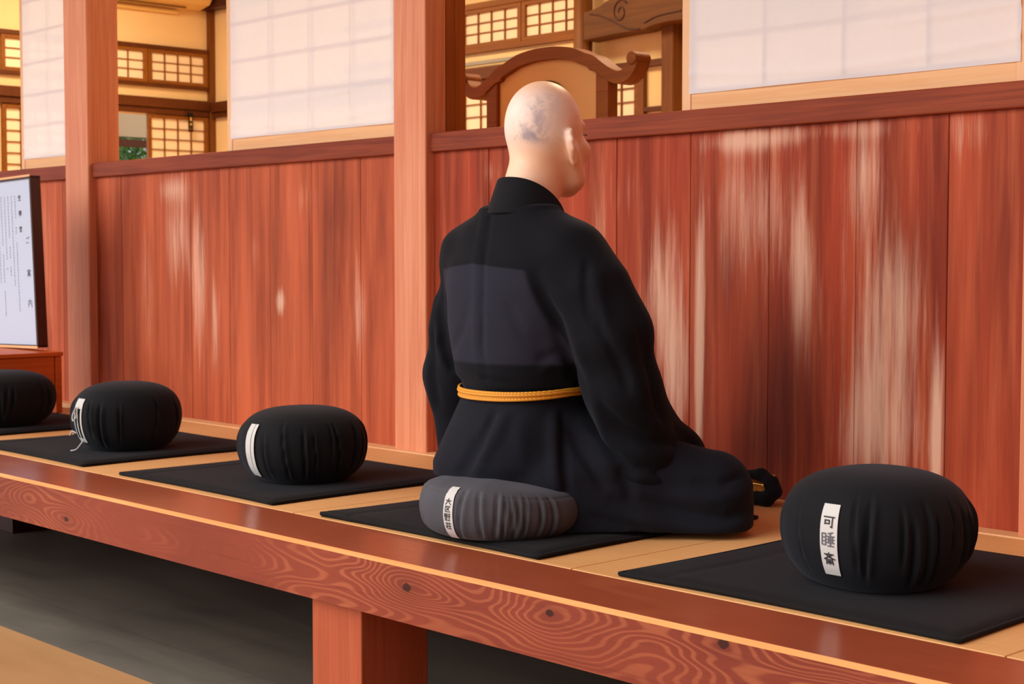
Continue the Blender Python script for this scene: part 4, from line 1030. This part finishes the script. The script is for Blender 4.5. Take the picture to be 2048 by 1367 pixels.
bx('gilt_panel', GOLD, ho, (XL+.058, XL+.062, 2.919, 2.938, 1.572, 1.600), (XL+.058, XL+.062, 2.919, 2.938, 1.541, 1.560), bevel=0)
struct('trim_35', W_fr, (XL-.125, XL+.0005, 2.685, 2.6995, RZ, 1.61))
# garden seen through the open door
struct('wall_outer', WHITEWALL, (-11.3, -11.2, 2.4, 4.6, 1.56, 2.6), bevel=0)
struct('trim_34', W_in, (-11.3, -11.18, 2.4, 4.6, 1.487, 1.54))
struct('floor.003', EARTH, (-16, XL-.12, -2, 8, FZ-.2, FZ-.1), bevel=0)
sh = thing('garden_shrub', (-12.6, 3.9, FZ-.1), 'green leafy shrub outside the open door of the room', 'shrub')
m = MB(); r = random.Random(3)
for i in range(6500):
    p = Vector((-12.6+r.gauss(0, .30), 4.15+r.gauss(0, .42), 1.25+r.gauss(0, .38)))
    d = Vector((r.gauss(0, 1), r.gauss(0, 1), r.gauss(-.3, 1))).normalized(); s_ = d.cross(Vector((r.random(), r.random(), 1))).normalized()
    L = r.uniform(.05, .10); w = L*.32; k = d.cross(s_)*L*.12
    m.add([p, p+d*L*.5+s_*w+k, p+d*L, p+d*L*.5-s_*w+k], [(0, 1, 2), (0, 2, 3)])
m.build('foliage', LEAF, sh, fix=False)
m = MB()
for i in range(9):
    a = i*.7; m.tube(smoothpath([(-12.6, 3.95, FZ-.1), (-12.6+.1*math.cos(a), 3.95+.15*math.sin(a), .4), (-12.6+.35*math.cos(a), 3.95+.5*math.sin(a), 1.3)], 4), .015, 6)
m.build('stems', W_dark, sh, smooth=True)

# unseen eave and right end wall, added to block light from above and right
struct('ceiling_light_blocker', CEIL, (-14, 1.6, -2.3, .02, 2.75, 2.80), bevel=0)
struct('wall_light_blocker', W_jamb, (1.5, 1.6, -7.5, .02, FZ, 2.75), bevel=0)
# ------------------------------------------------------------------ light
wd = bpy.data.worlds.new('sky'); SC.world = wd; wd.use_nodes = True
bg = wd.node_tree.nodes['Background']; bg.inputs[0].default_value = (.93, .96, 1.0, 1); bg.inputs[1].default_value = .80
def light(typ, name, loc, energy, color, rot=None, **kw):
    l = bpy.data.lights.new(name, typ); l.energy = energy; l.color = color
    for k, v in kw.items(): setattr(l, k, v)
    o = bpy.data.objects.new(name, l); COL.objects.link(o); o.location = loc
    if rot is not None: o.rotation_euler = Vector(rot).to_track_quat('-Z', 'Y').to_euler()
    return o
light('SUN', 'hazy_sun', (-4, -6, 5), 2.5, (1, .95, .90), (.45, 1., -.74), angle=math.radians(65))
for i, x in enumerate((-8.6, -6.2, -3.6)):
    light('AREA', 'ceiling_lamp', (x, 1.6, 2.70), 40, (1, .76, .46), (0, 0, -1), shape='SQUARE', size=.8)
# ------------------------------------------------------------------ camera
def cam():
    f, cx, cy, yh, vl = 3130., 1024., 683.5, 515., -1941.
    p = math.atan((cy-yh)/f); a = math.atan2(cx-vl, f*math.cos(p)+(cy-yh)*math.sin(p))
    Fh = Vector((-math.cos(a), math.sin(a), 0)); R = Vector((math.sin(a), math.cos(a), 0)); Z = Vector((0, 0, 1))
    F = Fh*math.cos(p)-Z*math.sin(p); U = Fh*math.sin(p)+Z*math.cos(p)
    c = bpy.data.cameras.new('camera'); c.sensor_width = 36; c.lens = f/2048*36; c.clip_start = .05
    c.dof.use_dof = True; c.dof.focus_distance = 3.2; c.dof.aperture_fstop = 10.
    o = bpy.data.objects.new('camera', c); COL.objects.link(o)
    M = Matrix((R, U, -F)).transposed().to_4x4(); M.translation = Vector((0, -3.128, .60)); o.matrix_world = M
    SC.camera = o
cam()
SC.view_settings.view_transform = 'Standard'; SC.view_settings.look = 'None'; SC.view_settings.gamma = 1
SC.view_settings.exposure = .42
